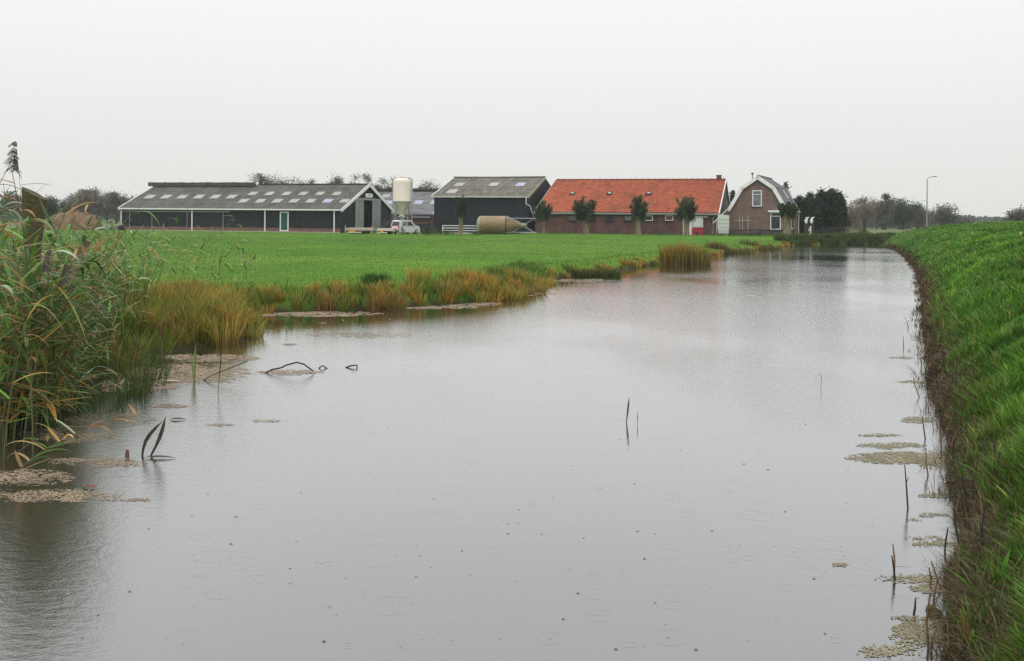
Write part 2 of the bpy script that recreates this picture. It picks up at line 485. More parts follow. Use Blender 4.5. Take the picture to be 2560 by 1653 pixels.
# ---------------------------------------------------------------- water
def water_mat():
    m, t, p = base_mat('canal_water')
    t.nodes.remove(p)
    o = t.nodes['Material Output']
    g = t.nodes.new('ShaderNodeBsdfGlossy'); g.inputs['Color'].default_value = (.97, .98, .985, 1)
    df = t.nodes.new('ShaderNodeBsdfDiffuse'); df.inputs['Color'].default_value = (.03, .028, .024, 1)
    lw = t.nodes.new('ShaderNodeLayerWeight'); lw.inputs['Blend'].default_value = .5
    pw_ = t.nodes.new('ShaderNodeMath'); pw_.operation = 'POWER'; pw_.inputs[1].default_value = 2.1
    fr = t.nodes.new('ShaderNodeMath'); fr.operation = 'MULTIPLY_ADD'; fr.inputs[1].default_value = .97; fr.inputs[2].default_value = .02
    t.links.new(lw.outputs['Facing'], pw_.inputs[0]); t.links.new(pw_.outputs[0], fr.inputs[0])
    mx = t.nodes.new('ShaderNodeMixShader')
    geo = t.nodes.new('ShaderNodeNewGeometry')
    # ripples from rain and light wind
    n1 = t.nodes.new('ShaderNodeTexNoise'); n1.inputs['Scale'].default_value = 7.0; n1.inputs['Detail'].default_value = 5; n1.inputs['Roughness'].default_value = .7
    mp = t.nodes.new('ShaderNodeMapping'); mp.inputs['Scale'].default_value = (1, 1.6, 1)
    t.links.new(geo.outputs['Position'], mp.inputs[0]); t.links.new(mp.outputs[0], n1.inputs['Vector'])
    # wind lanes: patches of calm and ruffled water
    n2 = t.nodes.new('ShaderNodeTexNoise'); n2.inputs['Scale'].default_value = 1.0; n2.inputs['Detail'].default_value = 3
    mp2 = t.nodes.new('ShaderNodeMapping'); mp2.inputs['Scale'].default_value = (.045, .11, 1); mp2.inputs['Location'].default_value = (3.1, 1.7, 0)
    t.links.new(geo.outputs['Position'], mp2.inputs[0]); t.links.new(mp2.outputs[0], n2.inputs['Vector'])
    mr = t.nodes.new('ShaderNodeMapRange'); mr.inputs[1].default_value = .38; mr.inputs[2].default_value = .62; mr.inputs[3].default_value = .035; mr.inputs[4].default_value = .10
    t.links.new(n2.outputs['Fac'], mr.inputs[0])
    sx = t.nodes.new('ShaderNodeVectorMath'); sx.operation = 'DOT_PRODUCT'; sx.inputs[1].default_value = (1, -.36, 0)
    t.links.new(geo.outputs['Position'], sx.inputs[0])
    cm = t.nodes.new('ShaderNodeMapRange'); cm.inputs[1].default_value = -11.6; cm.inputs[2].default_value = -7.8; cm.inputs[3].default_value = .12; cm.inputs[4].default_value = 1.0
    t.links.new(sx.outputs['Value'], cm.inputs[0])
    rm = t.nodes.new('ShaderNodeMath'); rm.operation = 'MULTIPLY'
    t.links.new(mr.outputs[0], rm.inputs[0]); t.links.new(cm.outputs[0], rm.inputs[1])
    t.links.new(rm.outputs[0], g.inputs['Roughness'])
    n3 = t.nodes.new('ShaderNodeTexNoise'); n3.inputs['Scale'].default_value = 1.0; n3.inputs['Detail'].default_value = 4
    mp3 = t.nodes.new('ShaderNodeMapping'); mp3.inputs['Scale'].default_value = (.10, .055, 1); mp3.inputs['Rotation'].default_value = (0, 0, .35)
    t.links.new(geo.outputs['Position'], mp3.inputs[0]); t.links.new(mp3.outputs[0], n3.inputs['Vector'])
    m3 = t.nodes.new('ShaderNodeMapRange'); m3.inputs[1].default_value = .42; m3.inputs[2].default_value = .54; m3.inputs[3].default_value = .35; m3.inputs[4].default_value = 1.0
    t.links.new(n3.outputs['Fac'], m3.inputs[0])
    bm_ = t.nodes.new('ShaderNodeMath'); bm_.operation = 'MULTIPLY'
    t.links.new(m3.outputs[0], bm_.inputs[0]); t.links.new(cm.outputs[0], bm_.inputs[1])
    bs = t.nodes.new('ShaderNodeMath'); bs.operation = 'MULTIPLY'; bs.inputs[1].default_value = .42
    t.links.new(bm_.outputs[0], bs.inputs[0])
    b = t.nodes.new('ShaderNodeBump'); b.inputs['Distance'].default_value = .012
    t.links.new(bs.outputs[0], b.inputs['Strength'])
    t.links.new(n1.outputs['Fac'], b.inputs['Height'])
    t.links.new(b.outputs[0], g.inputs['Normal']); t.links.new(b.outputs[0], lw.inputs['Normal'])
    t.links.new(fr.outputs[0], mx.inputs[0]); t.links.new(df.outputs[0], mx.inputs[1]); t.links.new(g.outputs[0], mx.inputs[2])
    t.links.new(mx.outputs[0], o.inputs['Surface'])
    return m
wb = MB()
wb.add([(-14, -9, 0), (100, -9, 0), (100, 128, 0), (-14, 128, 0)], [(0, 1, 2, 3)])
rr = random.Random(4)
def ring(c, r_, wd, h):
    n = 40
    vs, fs = [], []
    for rad, z in ((r_ - wd, -.0015), (r_ - wd * .4, h * .7), (r_, h), (r_ + wd * .4, h * .7), (r_ + wd, -.0015)):
        for k in range(n):
            a = 2 * math.pi * k / n
            vs.append((c.x + rad * math.cos(a), c.y + rad * math.sin(a), z))
    for i in range(4):
        for k in range(n):
            fs.append(((i + 1) * n + k, (i + 1) * n + (k + 1) % n, i * n + (k + 1) % n, i * n + k))
    wb.add(vs, fs, True)
def drop(c, r_, h):
    n = 10
    vs, fs = [], []
    for rad, z in ((r_ * 1.6, -.001), (r_ * 1.0, h * .35), (r_ * .5, h), (0.001, h * 1.1)):
        for k in range(n):
            a = 2 * math.pi * k / n
            vs.append((c.x + rad * math.cos(a), c.y + rad * math.sin(a), z))
    for i in range(3):
        for k in range(n):
            fs.append((i * n + k, i * n + (k + 1) % n, (i + 1) * n + (k + 1) % n, (i + 1) * n + k))
    wb.add(vs, fs, True)
for px, py, rp in ((1080, 1561, 62), (1525, 1526, 38), (1593, 1494, 29), (1574, 1612, 17), (1750, 1590, 28), (2092, 1602, 16), (1960, 1469, 20), (2068, 1537, 56), (1872, 1396, 18), (1832, 1402, 14),
                   (1423, 1424, 11), (1484, 1436, 12), (1555, 1432, 9), (530, 1645, 30), (460, 1594, 40), (1700, 1165, 12), (1560, 1100, 14), (730, 1460, 12), (820, 1410, 14), (500, 1440, 12)):
    c = on_z(px, py)
    ring(c, rp * c.y / F, .010 if rp < 20 else .014, .0018 if rp < 25 else .0010)
for px, py in ((1040, 1443), (1049, 1391), (1155, 1378), (1270, 1335), (1355, 1336), (1459, 1346), (1638, 1336), (1611, 1398), (1445, 1484), (1638, 1508), (1408, 1549), (1540, 1624), (2292, 1495), (1594, 1329), (752, 1232), (480, 1290), (590, 1293), (372, 1323), (258, 1367), (578, 1361), (170, 1482), (207, 1596), (725, 1422), (726, 1459), (324, 1480), (246, 1539), (1298, 1275), (1269, 1310), (1084, 1248), (520, 1236), (1963, 1280), (1780, 1328), (2120, 1175), (1701, 1126), (1586, 1210), (1946, 974), (1990, 924), (2014, 1062), (1860, 1161), (1920, 1175), (2062, 1585), (1740, 1625), (810, 1605), (2035, 1448)):
    c = on_z(px, py)
    drop(c, rr.uniform(.008, .012), rr.uniform(.005, .009))
for i in range(420):
    px, py = rr.uniform(450, 2300), 720 + 900 * rr.random() ** 1.4
    c = on_z(px, py)
    if inside(np.array([[c.x, c.y]]), POLY)[0]:
        r0_ = rr.uniform(.004, .010) * (1 + .03 * c.y); drop(c, r0_, r0_ * rr.uniform(.12, .4))
        if rr.random() < .22: ring(c, rr.uniform(.03, .14), .009, .0013)
water = wb.build('water', water_mat())
tag(water, kind='structure')
# ---------------------------------------------------------------- vectorised vegetation builders
RNG = np.random.default_rng(11)

def blades(base, h, lean_dir, lean, width, col, tipcol=None, face=None, seg=3):
    """curved tapering blades. base (N,3), h, lean, width (N,), lean_dir angle (N,), col (N,3)"""
    n = len(base)
    ts = np.linspace(0, 1, seg + 1)
    ld = np.stack([np.cos(lean_dir), np.sin(lean_dir), np.zeros(n)], 1)
    if face is None: face = RNG.uniform(0, 2 * np.pi, n)
    sd = np.stack([np.cos(face), np.sin(face), np.zeros(n)], 1)
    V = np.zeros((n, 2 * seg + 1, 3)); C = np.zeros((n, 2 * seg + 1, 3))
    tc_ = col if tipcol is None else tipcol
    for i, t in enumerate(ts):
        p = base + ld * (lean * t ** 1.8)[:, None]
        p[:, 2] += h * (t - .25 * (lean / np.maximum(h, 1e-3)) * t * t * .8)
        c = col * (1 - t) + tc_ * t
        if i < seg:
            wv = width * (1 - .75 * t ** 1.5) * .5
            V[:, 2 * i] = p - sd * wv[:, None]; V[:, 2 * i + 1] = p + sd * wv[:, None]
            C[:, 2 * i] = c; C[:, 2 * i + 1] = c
        else:
            V[:, 2 * i] = p; C[:, 2 * i] = c
    off = (np.arange(n) * (2 * seg + 1))[:, None]
    q = np.concatenate([off + np.array([[2 * i, 2 * i + 1, 2 * i + 3, 2 * i + 2]]) for i in range(seg - 1)])
    tr = off + np.array([[2 * seg - 2, 2 * seg - 1, 2 * seg]])
    return V.reshape(-1, 3), [q, tr], C.reshape(-1, 3)

def blade_obj(name, mat, *a, **k):
    V, Fs, C = blades(*a, **k)
    return np_mesh(name, V, Fs, mat, C)

def pick(cols, wts, n):
    cols = np.array(cols, float)
    i = RNG.choice(len(cols), n, p=np.array(wts) / sum(wts))
    return cols[i] * RNG.uniform(.7, 1.3, (n, 1))

# ---- grass on the dike
def fan_points(n, y0, y1, s0, s1):
    Y = np.exp(RNG.uniform(math.log(y0), math.log(y1), n))
    return np.stack([RNG.uniform(s0, s1, n) * Y, Y], 1)

Pt = fan_points(300000, 3.2, 105, 0, 1)
sh = np.interp(Pt[:, 1], RIGHTA[:, 1], RIGHTA[:, 0]) / Pt[:, 1]
Pt[:, 0] = (sh - .01 + (np.maximum(.56, sh + .1) - sh + .01) * (Pt[:, 0] / Pt[:, 1])) * Pt[:, 1]
z, d, sd = terrain(Pt)
e0_ = .03 + .24 * fbm(Pt[:, 0] * 1.7, Pt[:, 1] * 1.7, 77, 3) ** 1.6
k = (sd > 0) & (d > e0_) & ~((d < e0_ + .3) & (RNG.random(len(d)) > .3 + .7 * smooth(e0_, e0_ + .25, d)))
Pt, z, d = Pt[k], z[k], d[k]
# blades gather in tufts
tuft = .5 * fbm(Pt[:, 0] * 4.5, Pt[:, 1] * 4.5, 21, 2) + .5 * fbm(Pt[:, 0] * 1.3, Pt[:, 1] * 1.3, 23, 3)
k = RNG.random(len(d)) < (smooth(.34, .58, tuft) * .88 + .12) * np.where(Pt[:, 1] < 11, .62, 1.0)
Pt, z, d, tuft = Pt[k], z[k], d[k], tuft[k]
n = len(d)
near = smooth(60, 6, Pt[:, 1])
hh = RNG.uniform(.05, .175, n) * (.25 + 1.5 * smooth(.3, .7, tuft)) * (.6 + .4 * near)
clump = fbm(Pt[:, 0] * .9, Pt[:, 1] * .9, 22, 4)
gc = pick([(.055, .17, .012), (.10, .235, .018), (.03, .11, .010), (.18, .27, .04), (.28, .23, .08)], [4, 4, 3, 1.3, .5], n) * (.15 + 1.7 * clump[:, None])
edge = smooth(.75, .1, d)[:, None] * (RNG.random((n, 1)) < .55)
gc = gc * (1 - edge) + pick([(.12, .075, .03), (.09, .10, .025), (.06, .035, .02)], [2, 2, 2], n) * edge
wid = np.maximum(.0105, .00095 * Pt[:, 1]) * RNG.uniform(.6, 1.5, n) * np.where(RNG.random(n) < .07, 2.4, 1)
ang = RNG.uniform(0, 6.28, n)
o = blade_obj('dike_grass', MT['grass'], np.stack([Pt[:, 0], Pt[:, 1], z - .01], 1), hh, ang, hh * RNG.uniform(.1, 1.1, n), wid, gc * .75, gc * 1.2)  # bases darkened, tips lightened: shade among the blades put into the tint
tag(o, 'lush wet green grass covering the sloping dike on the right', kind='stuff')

# ---- meadow grass
Pt = fan_points(300000, 10, 118, -.62, .40)
z, d, sd = terrain(Pt)
k = (sd < 0) & (d > .5)
Pt, z, d = Pt[k], z[k], d[k]
n = len(d)
hh = RNG.uniform(.02, .05, n) * (1 + 1.6 * smooth(3.0, .5, d))
band = fbm(Pt[:, 0] * .06, Pt[:, 1] * .16, 31, 4)
gc = pick([(.062, .165, .010), (.088, .195, .012), (.045, .13, .010), (.13, .20, .02)], [4, 4, 1.5, 1.2], n) * .45 + np.array([.062, .15, .010]) * .55
gc = gc * (.66 + .68 * band[:, None])
yl = smooth(4.5, .7, d)[:, None] * .6 * (RNG.random((n, 1)) < .6)
gc = gc * (1 - yl) + np.array([.16, .19, .025]) * yl
wid = np.maximum(.006, .00065 * Pt[:, 1]) * RNG.uniform(.7, 1.4, n)
o = blade_obj('meadow_grass', MT['grass'], np.stack([Pt[:, 0], Pt[:, 1], z - .01], 1), hh, RNG.uniform(0, 6.28, n), hh * RNG.uniform(.1, .8, n), wid, gc * .8, gc * 1.1, seg=2)  # shade at the roots painted in as darker blade bases
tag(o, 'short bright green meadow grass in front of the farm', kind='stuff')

# ---- tall unmown grass on the near left bank
Pt = np.stack([RNG.uniform(-17, 2.5, 110000), RNG.uniform(8.5, 37, 110000)], 1)
z, d, sd = terrain(Pt)
k = (sd < 0) & (d > .05) & (d < np.where(Pt[:, 1] > 19, 1.3, 6)) & (fbm(Pt[:, 0] * 1.4, Pt[:, 1] * 1.4, 41, 3) > .36)
Pt, z, d = Pt[k], z[k], d[k]
n = len(d)
hh = RNG.uniform(.18, .5, n) * (.7 + .4 * smooth(5, 0, d))
cl = fbm(Pt[:, 0] * .8, Pt[:, 1] * .8, 42, 3)[:, None]
gc = pick([(.04, .15, .015), (.07, .19, .02), (.12, .15, .025), (.22, .14, .03), (.03, .08, .012)], [3, 3, 2, 1, 2], n) * (.6 + .8 * cl)
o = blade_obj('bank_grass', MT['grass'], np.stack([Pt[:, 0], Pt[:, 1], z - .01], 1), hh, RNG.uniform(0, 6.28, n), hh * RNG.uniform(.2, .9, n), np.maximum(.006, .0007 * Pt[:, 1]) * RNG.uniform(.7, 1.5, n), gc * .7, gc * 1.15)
tag(o, 'rough tall grass on the left bank among the reeds', kind='stuff')

# ---- sedge fringe: tussocks of yellowing blades along the left shore
def tussocks(cs, n_each, hgt, rad, cols, wts, wmin=.007):
    """cs (K,2) centres -> arrays for blades()"""
    K_ = len(cs)
    rep = np.repeat(np.arange(K_), n_each)
    n_ = len(rep)
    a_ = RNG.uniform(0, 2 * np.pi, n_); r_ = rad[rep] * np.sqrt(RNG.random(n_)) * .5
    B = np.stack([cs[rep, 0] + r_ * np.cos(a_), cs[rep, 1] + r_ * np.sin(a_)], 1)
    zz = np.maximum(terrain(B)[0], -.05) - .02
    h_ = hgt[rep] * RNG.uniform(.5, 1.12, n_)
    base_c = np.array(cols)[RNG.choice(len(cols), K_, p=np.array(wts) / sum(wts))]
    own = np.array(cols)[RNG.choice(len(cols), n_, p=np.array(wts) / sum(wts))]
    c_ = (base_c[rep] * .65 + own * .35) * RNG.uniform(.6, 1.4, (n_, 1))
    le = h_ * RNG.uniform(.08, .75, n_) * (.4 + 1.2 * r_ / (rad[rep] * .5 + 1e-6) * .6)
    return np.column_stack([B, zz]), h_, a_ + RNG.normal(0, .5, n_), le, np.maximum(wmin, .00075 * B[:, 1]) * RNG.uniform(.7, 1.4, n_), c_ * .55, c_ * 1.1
SEDGE = [(.44, .23, .045), (.40, .30, .06), (.22, .23, .04), (.09, .16, .022), (.22, .125, .05)]
cs, hs = [], []
lens = np.hypot(*(LEFTA[1:] - LEFTA[:-1]).T)
for i in range(6, 29):
    a_, b_ = LEFTA[i], LEFTA[i + 1]
    Ym = (a_[1] + b_[1]) / 2
    dens = 8.5 if Ym < 29 else (2.8 if Ym < 34 else (1.5 if Ym < 62 else .9))
    if 13 < Ym < 16.5: dens = 3.0
    nrm = np.array([-(b_ - a_)[1], (b_ - a_)[0]]) / lens[i]
    for _ in range(max(1, int(lens[i] * dens))):
        t_ = RNG.random(); off_ = RNG.uniform(-.12, .95 if Ym < 29 else .4)
        p_ = a_ + (b_ - a_) * t_ + nrm * off_
        cs.append(p_)
        hk = RNG.uniform(.28, .62) if Ym < 29 else RNG.uniform(.18, .4)
        hs.append(hk * (.8 if off_ > .6 else 1))
cs, hs = np.array(cs), np.array(hs)
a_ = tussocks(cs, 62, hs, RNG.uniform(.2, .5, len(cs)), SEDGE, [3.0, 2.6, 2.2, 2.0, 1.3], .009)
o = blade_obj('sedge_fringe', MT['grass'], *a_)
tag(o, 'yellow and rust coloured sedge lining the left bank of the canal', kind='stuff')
# headland in front of the inlet: dense orange sedge
Pt = np.stack([RNG.uniform(-7.4, -4.7, 900), RNG.uniform(16.2, 22.0, 900)], 1)
z, d, sd = terrain(Pt)
Pt = Pt[(d > .22) & (d < 1.9)][:150]
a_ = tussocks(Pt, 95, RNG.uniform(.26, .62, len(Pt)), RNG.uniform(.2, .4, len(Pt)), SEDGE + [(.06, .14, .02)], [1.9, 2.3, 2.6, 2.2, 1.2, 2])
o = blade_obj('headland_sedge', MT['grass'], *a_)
tag(o, 'dense orange sedge on the small headland by the inlet', kind='stuff')

def one_tussock(name, label, cat, px, py, n, hgt, rad, cols, wts, group=None, zz=0.0, upright=1.0, count=1, spread=0.0):
    c = on_z(px, py, zz)
    cc = np.array([[c.x, c.y]]) + RNG.normal(0, 1, (count, 2)) * np.array([spread, spread * .3])
    A = list(tussocks(cc, max(1, n // count), np.full(count, hgt) * RNG.uniform(.8, 1.1, count), np.full(count, rad), cols, wts))
    A[3] = A[3] / upright
    return tag(blade_obj(name, MT['grass'], *A), label, cat, group)
one_tussock('sedge_tussock', 'tall orange sedge clump at the bend of the left bank', 'plant', 1180, 748, 1200, .56, .55, SEDGE, [3.2, 3, 2, .8, 1], count=11, spread=.6)
one_tussock('sedge_tussock', 'green and yellow sedge clump standing in shallow water beyond the orange clump', 'plant', 1300, 729, 800, .6, .6, SEDGE, [1, 2.5, 3, 1.5, .3], count=5, spread=.4)
one_tussock('rush_clump', 'upright yellow green rush clump at the meadow edge halfway along the canal', 'plant', 1700, 661, 1500, 1.15, 1.2, [(.26, .21, .035), (.12, .15, .03), (.32, .16, .035), (.05, .09, .02)], [3, 2, 2.5, 1], upright=2.2, count=16, spread=.55)
one_tussock('rush_clump', 'low dark green rush clump at the bank before the tall yellow rushes', 'plant', 1500, 691, 700, .5, .9, [(.05, .075, .018), (.09, .10, .025)], [1, 1], count=7, spread=.7)
one_tussock('rush_clump', 'brownish rush clump on the far stretch of the left bank', 'plant', 1815, 634, 500, .6, 1.2, [(.16, .11, .03), (.08, .1, .025)], [1, 1], count=6, spread=.7)
one_tussock('thin_rush', 'thin pale rush clump beside the far pollard willow', 'plant', 1880, 624, 400, .55, 1.2, [(.18, .14, .04), (.1, .12, .03)], [1, 1], count=5, spread=.8)
one_tussock('nettle_clump', 'small dark green weed clump rising behind the sedge fringe', 'plant', 930, 712, 500, .38, .6, [(.02, .06, .018), (.03, .08, .02)], [1, 1], zz=.42, count=3, spread=.12)

# ---- far bank vegetation closing the canal
fb = []
for i in range(28, 33):
    a0, b0 = LEFTA[i - 1], LEFTA[i]
    for _ in range(int(np.hypot(*(b0 - a0)) * 13)):
        t_ = RNG.random(); fb.append(a0 + (b0 - a0) * t_ + np.array([-.25, 1.0]) * RNG.uniform(-.1, 2.6))
fb = np.array(fb)
a_ = tussocks(fb, 36, RNG.uniform(.38, .82, len(fb)), RNG.uniform(.6, 1.1, len(fb)), [(.03, .065, .014), (.05, .10, .02), (.09, .11, .03), (.13, .10, .04)], [4, 3, 1.5, .4], .04)
o = blade_obj('far_bank_reeds', MT['grass'], *a_)
tag(o, 'dark green reedy growth along the far end of the canal', kind='stuff')

# ---- dead stubble at the foot of the dike
cs = []
for i in range(1, 14):
    a0, b0 = RIGHTA[i], RIGHTA[i + 1]
    L0 = np.hypot(*(b0 - a0)); nrm = np.array([(b0 - a0)[1], -(b0 - a0)[0]]) / L0
    dn = 10 if a0[1] < 30 else 2.4
    for _ in range(int(L0 * dn)):
        cs.append(a0 + (b0 - a0) * RNG.random() + nrm * (RNG.uniform(-.12, .16) + .2 * max(0, RNG.normal(0, .4))))
cs = np.array(cs)
a_ = tussocks(cs, 24, RNG.uniform(.05, .2, len(cs)), RNG.uniform(.2, .4, len(cs)), [(.07, .04, .022), (.12, .075, .035), (.035, .023, .016), (.09, .11, .025), (.26, .17, .085)], [3, 2.2, 3, .8, .8], .005)
o = blade_obj('bank_stubble', MT['grass'], *a_)
tag(o, 'brown dead stems and roots along the foot of the dike', kind='stuff')

Pl = fan_points(60000, 3.2, 40, 0, 1)
sh_ = np.interp(Pl[:, 1], RIGHTA[:, 1], RIGHTA[:, 0]) / Pl[:, 1]
Pl[:, 0] = (sh_ - .02 + .12 * (Pl[:, 0] / Pl[:, 1])) * Pl[:, 1]
z, d, sd = terrain(Pl)
k = (sd > 0) & (d > -.03) & (d < .55) & (RNG.random(len(d)) < smooth(.6, .15, d))
Pl, z, d = Pl[k], z[k], d[k]
n = len(d)
lc = pick([(.05, .033, .02), (.10, .065, .035), (.03, .022, .015), (.28, .2, .11), (.07, .13, .02), (.16, .11, .05)], [3, 3, 2, .7, 1.6, 1.5], n)
ln = RNG.uniform(.05, .2, n)
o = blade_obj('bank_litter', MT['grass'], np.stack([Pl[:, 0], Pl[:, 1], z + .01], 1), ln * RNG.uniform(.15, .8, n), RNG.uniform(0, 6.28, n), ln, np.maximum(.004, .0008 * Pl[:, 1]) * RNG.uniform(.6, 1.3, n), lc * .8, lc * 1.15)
tag(o, 'brown straw, roots and dead stems littering the muddy foot of the dike', kind='stuff')

# ================================================================ FARM
def frame_left(Aang, px_r, py_r, Yr, px_l):
    """long front face: right front corner at pixel px_r and depth Yr, left corner seen at px_l -> (length, left corner xy)"""
    ca, sa = math.cos(Aang), math.sin(Aang)
    ar, al = ray(px_r, py_r)[0], ray(px_l, py_r)[0]
    xr = ar * Yr
    L = (xr - al * Yr) / (ca + al * sa)
    return L, Vector((xr - ca * L, Yr + sa * L))

def depth_of(Aang, px_r, py_r, Yr, px_f):
    ca, sa = math.cos(Aang), math.sin(Aang)
    ar, af = ray(px_r, py_r)[0], ray(px_f, py_r)[0]
    return (af * Yr - ar * Yr) / (sa - af * ca)

class Site:
    """maps picture positions onto the planes of a building: local x along the front, y into the depth"""
    def __init__(s, Aang, org, gzv):
        s.A, s.o, s.z = Aang, org, gzv
        s.ca, s.sa = math.cos(Aang), math.sin(Aang)
    def world(s, x, y, z): return Vector((s.o.x + s.ca * x + s.sa * y, s.o.y - s.sa * x + s.ca * y, s.z + z))
    def front(s, px, py, y=0.0):      # -> local x, z on the plane local y
        a, b = ray(px, py)
        ox, oy = s.o.x + s.sa * y, s.o.y + s.ca * y
        x = (a * oy - ox) / (s.ca + a * s.sa)
        Y = oy - s.sa * x
        return x, EYE + b * Y - s.z
    def gable(s, px, py, x):          # -> local y, z on the plane local x
        a, b = ray(px, py)
        ox, oy = s.o.x + s.ca * x, s.o.y - s.sa * x
        y = (a * oy - ox) / (s.sa - a * s.ca)
        Y = oy + s.ca * y
        return y, EYE + b * Y - s.z
    def slope(s, px, py, ye, ze, yr, zr):   # -> local x, t (0 eaves..1 ridge) on a roof slope
        a, b = ray(px, py)
        lo, hi = 0.0, 1.0
        f = lambda t: s.front(px, py, ye + (yr - ye) * t)[1] - (ze + (zr - ze) * t)
        for _ in range(50):
            m = (lo + hi) / 2
            if f(m) > 0: lo = m
            else: hi = m
        return s.front(px, py, ye + (yr - ye) * lo)[0], lo
    def empty(s, name, label, cat, group=None):
        return empty(name, (s.o.x, s.o.y, s.z), -s.A, label, cat, group)

def roof_patch(mb, x0, x1, t0, t1, ye, ze, yr, zr, lift=.05, pitch=.18, amp=.02):
    e, r_ = Vector((0, ye, ze)), Vector((0, yr, zr))
    b = r_ - e; H = b.length; n = Vector((1, 0, 0)).cross(b.normalized())
    mb.panel(e + b * t0 + Vector((x0, 0, 0)) + n * lift, (1, 0, 0), b, x1 - x0, H * (t1 - t0), pitch, amp)
    return mb

def verge(mb, x, pts, hgt=.28, th=.06, out_=1):
    """barge boards along the rake; pts list of (y,z) on plane x"""
    for (y0, z0), (y1, z1) in zip(pts, pts[1:]):
        d = Vector((0, y1 - y0, z1 - z0)); L = d.length
        ang = math.atan2(z1 - z0, y1 - y0)
        c = Vector((x + out_ * th / 2, (y0 + y1) / 2, (z0 + z1) / 2 - hgt * .25))
        mb.box(c, (th, L + hgt * .3, hgt), Euler((ang, 0, 0)))
    return mb

A1 = R(16)
# ---------------------------------------------------------------- long cattle barn on the left
L1, o1 = frame_left(A1, 851.6, 560, 120.0, 305)
W1 = depth_of(A1, 851.6, 560, 120.0, 978)
g1 = .38
S1 = Site(A1, o1, g1)
zE1 = S1.front(836, 523.8)[1]
yR1 = W1 / 2
zR1 = S1.gable(918, 463, L1)[1]
barn = S1.empty('cattle_barn', 'long low black barn with grey corrugated roof, many roof lights and white gable trim', 'barn')
mb = MB()
pl = .55
dx0, dz1 = S1.gable(887, 498, L1); dx1, _ = S1.gable(949, 499, L1)
o_l, o_t = S1.gable(906, 500, L1); o_r, _ = S1.gable(930, 500, L1)
gz1 = lambda q: zE1 - .1 + (zR1 - zE1) * (1 - abs(q - yR1) / yR1)
dX0, dZ0 = S1.front(700, 578); dX1, dZ1 = S1.front(722, 529.5)
mb.cwall((0, 0), (L1, 0), pl, zE1, .27, .03, [(dX0, dX1, dZ0, dZ1)])
mb.cwall((L1, 0), (L1, W1), .0, gz1, .27, .03, [(o_l, o_r, 0, o_t)])
mb.cwall((L1, W1), (0, W1), 0, zE1, .27, .03)
mb.cwall((0, W1), (0, 0), 0, lambda q: gz1(W1 - q), .27, .03)
mb.build('wall', MT['board'], barn)
MB().span((0, -.04, -.1), (dX0, .1, pl - .003)).span((dX1, -.04, -.1), (L1 - .003, .1, pl - .003)).build('brick_base', MT['plinth'], barn)
MB().span((-.1, -.3, -.2), (L1 - .1, -.045, .13)).build('concrete_kerb', MT['conc'], barn)
ov = .35
mb = MB()
yE, zE = -ov, zE1 + .02 - (zR1 - zE1) / yR1 * ov + .12
b1 = Vector((0, yR1 - yE, zR1 + .12 - zE))
mb.panel((-.25, yE, zE), (1, 0, 0), b1, L1 + .5, b1.length, .18, .028, row=1.5, step=.02, sag=.012)
b2 = Vector((0, -(yR1 - yE), zR1 + .12 - zE))
mb.panel((L1 + .25, W1 - yE, zE), (-1, 0, 0), b2, L1 + .5, b2.length, .3, .028)
roof = mb.build('roof', MT['asb'], barn)
# ridge capping and raised ridge vent
rvx0, _ = S1.front(382, 460, yR1); rvx1, _ = S1.front(644, 462, yR1)
mb = MB()
mb.box((L1 / 2, yR1, zR1 + .16), (L1 + .5, .5, .1))
mb.build('ridge_cap', MT['ridge'], roof)
mb = MB()
k_ = 34
for i in range(k_):
    a_, b_ = rvx0 + (rvx1 - rvx0) * i / k_, rvx0 + (rvx1 - rvx0) * (i + 1) / k_
    j_ = rr.uniform(-.03, .03)
    mb.span((a_, yR1 - 1.05, zR1 - .16 + j_), (b_ - .02, yR1 + 1.05, zR1 + .36 + j_))
mb.build('ridge_vent', MT['ridge'], roof)
c_ = Vector((rvx1 + .25, yR1 - .5, zR1 + .12))
MB().lathe([(0, -.16), (.22, -.12), (.3, 0), (.22, .12), (0, .16)], c_, 14, Matrix.Rotation(R(90), 3, 'Y')).build('vent_fan', MT['offwhite'], roof)
# roof lights, placed from the picture
def lights(site, parent, lst, ye, ze, yr, zr, mats, pitch=.18):
    for i, (px, py0, py1, wpx) in enumerate(lst):
        xm, t0 = site.slope(px, py1, ye, ze, yr, zr)
        x0, t0 = site.slope(px, py1, ye, ze, yr, zr)
        x1, _ = site.slope(px + wpx, py1, ye, ze, yr, zr)
        _, t1 = site.slope(px + wpx, py0, ye, ze, yr, zr)
        mb_ = roof_patch(MB(), x0, x1, t0, t1, ye, ze, yr, zr, .055, pitch)
        mb_.build('roof_light', mats[i] if isinstance(mats, list) else mats, parent)
row_a = [(357 + 41.2 * i, 488, 497, 21) for i in range(6)]
row_b = [(618 + 42 * i, 480.5, 488.8, 18.5) for i in range(7)] + [(827.5, 481.5, 490, 19)]
row_c = [(593 + 42.2 * i, 498.5, 507.4, 21) for i in range(7)]
lights(S1, roof, row_a + row_b[:5] + row_b[5:6] + row_c, yE, zE, yR1, zR1 + .12, [MT['skylight']] * 17 + [MT['skyblue']] + [MT['skylight']] * 3)
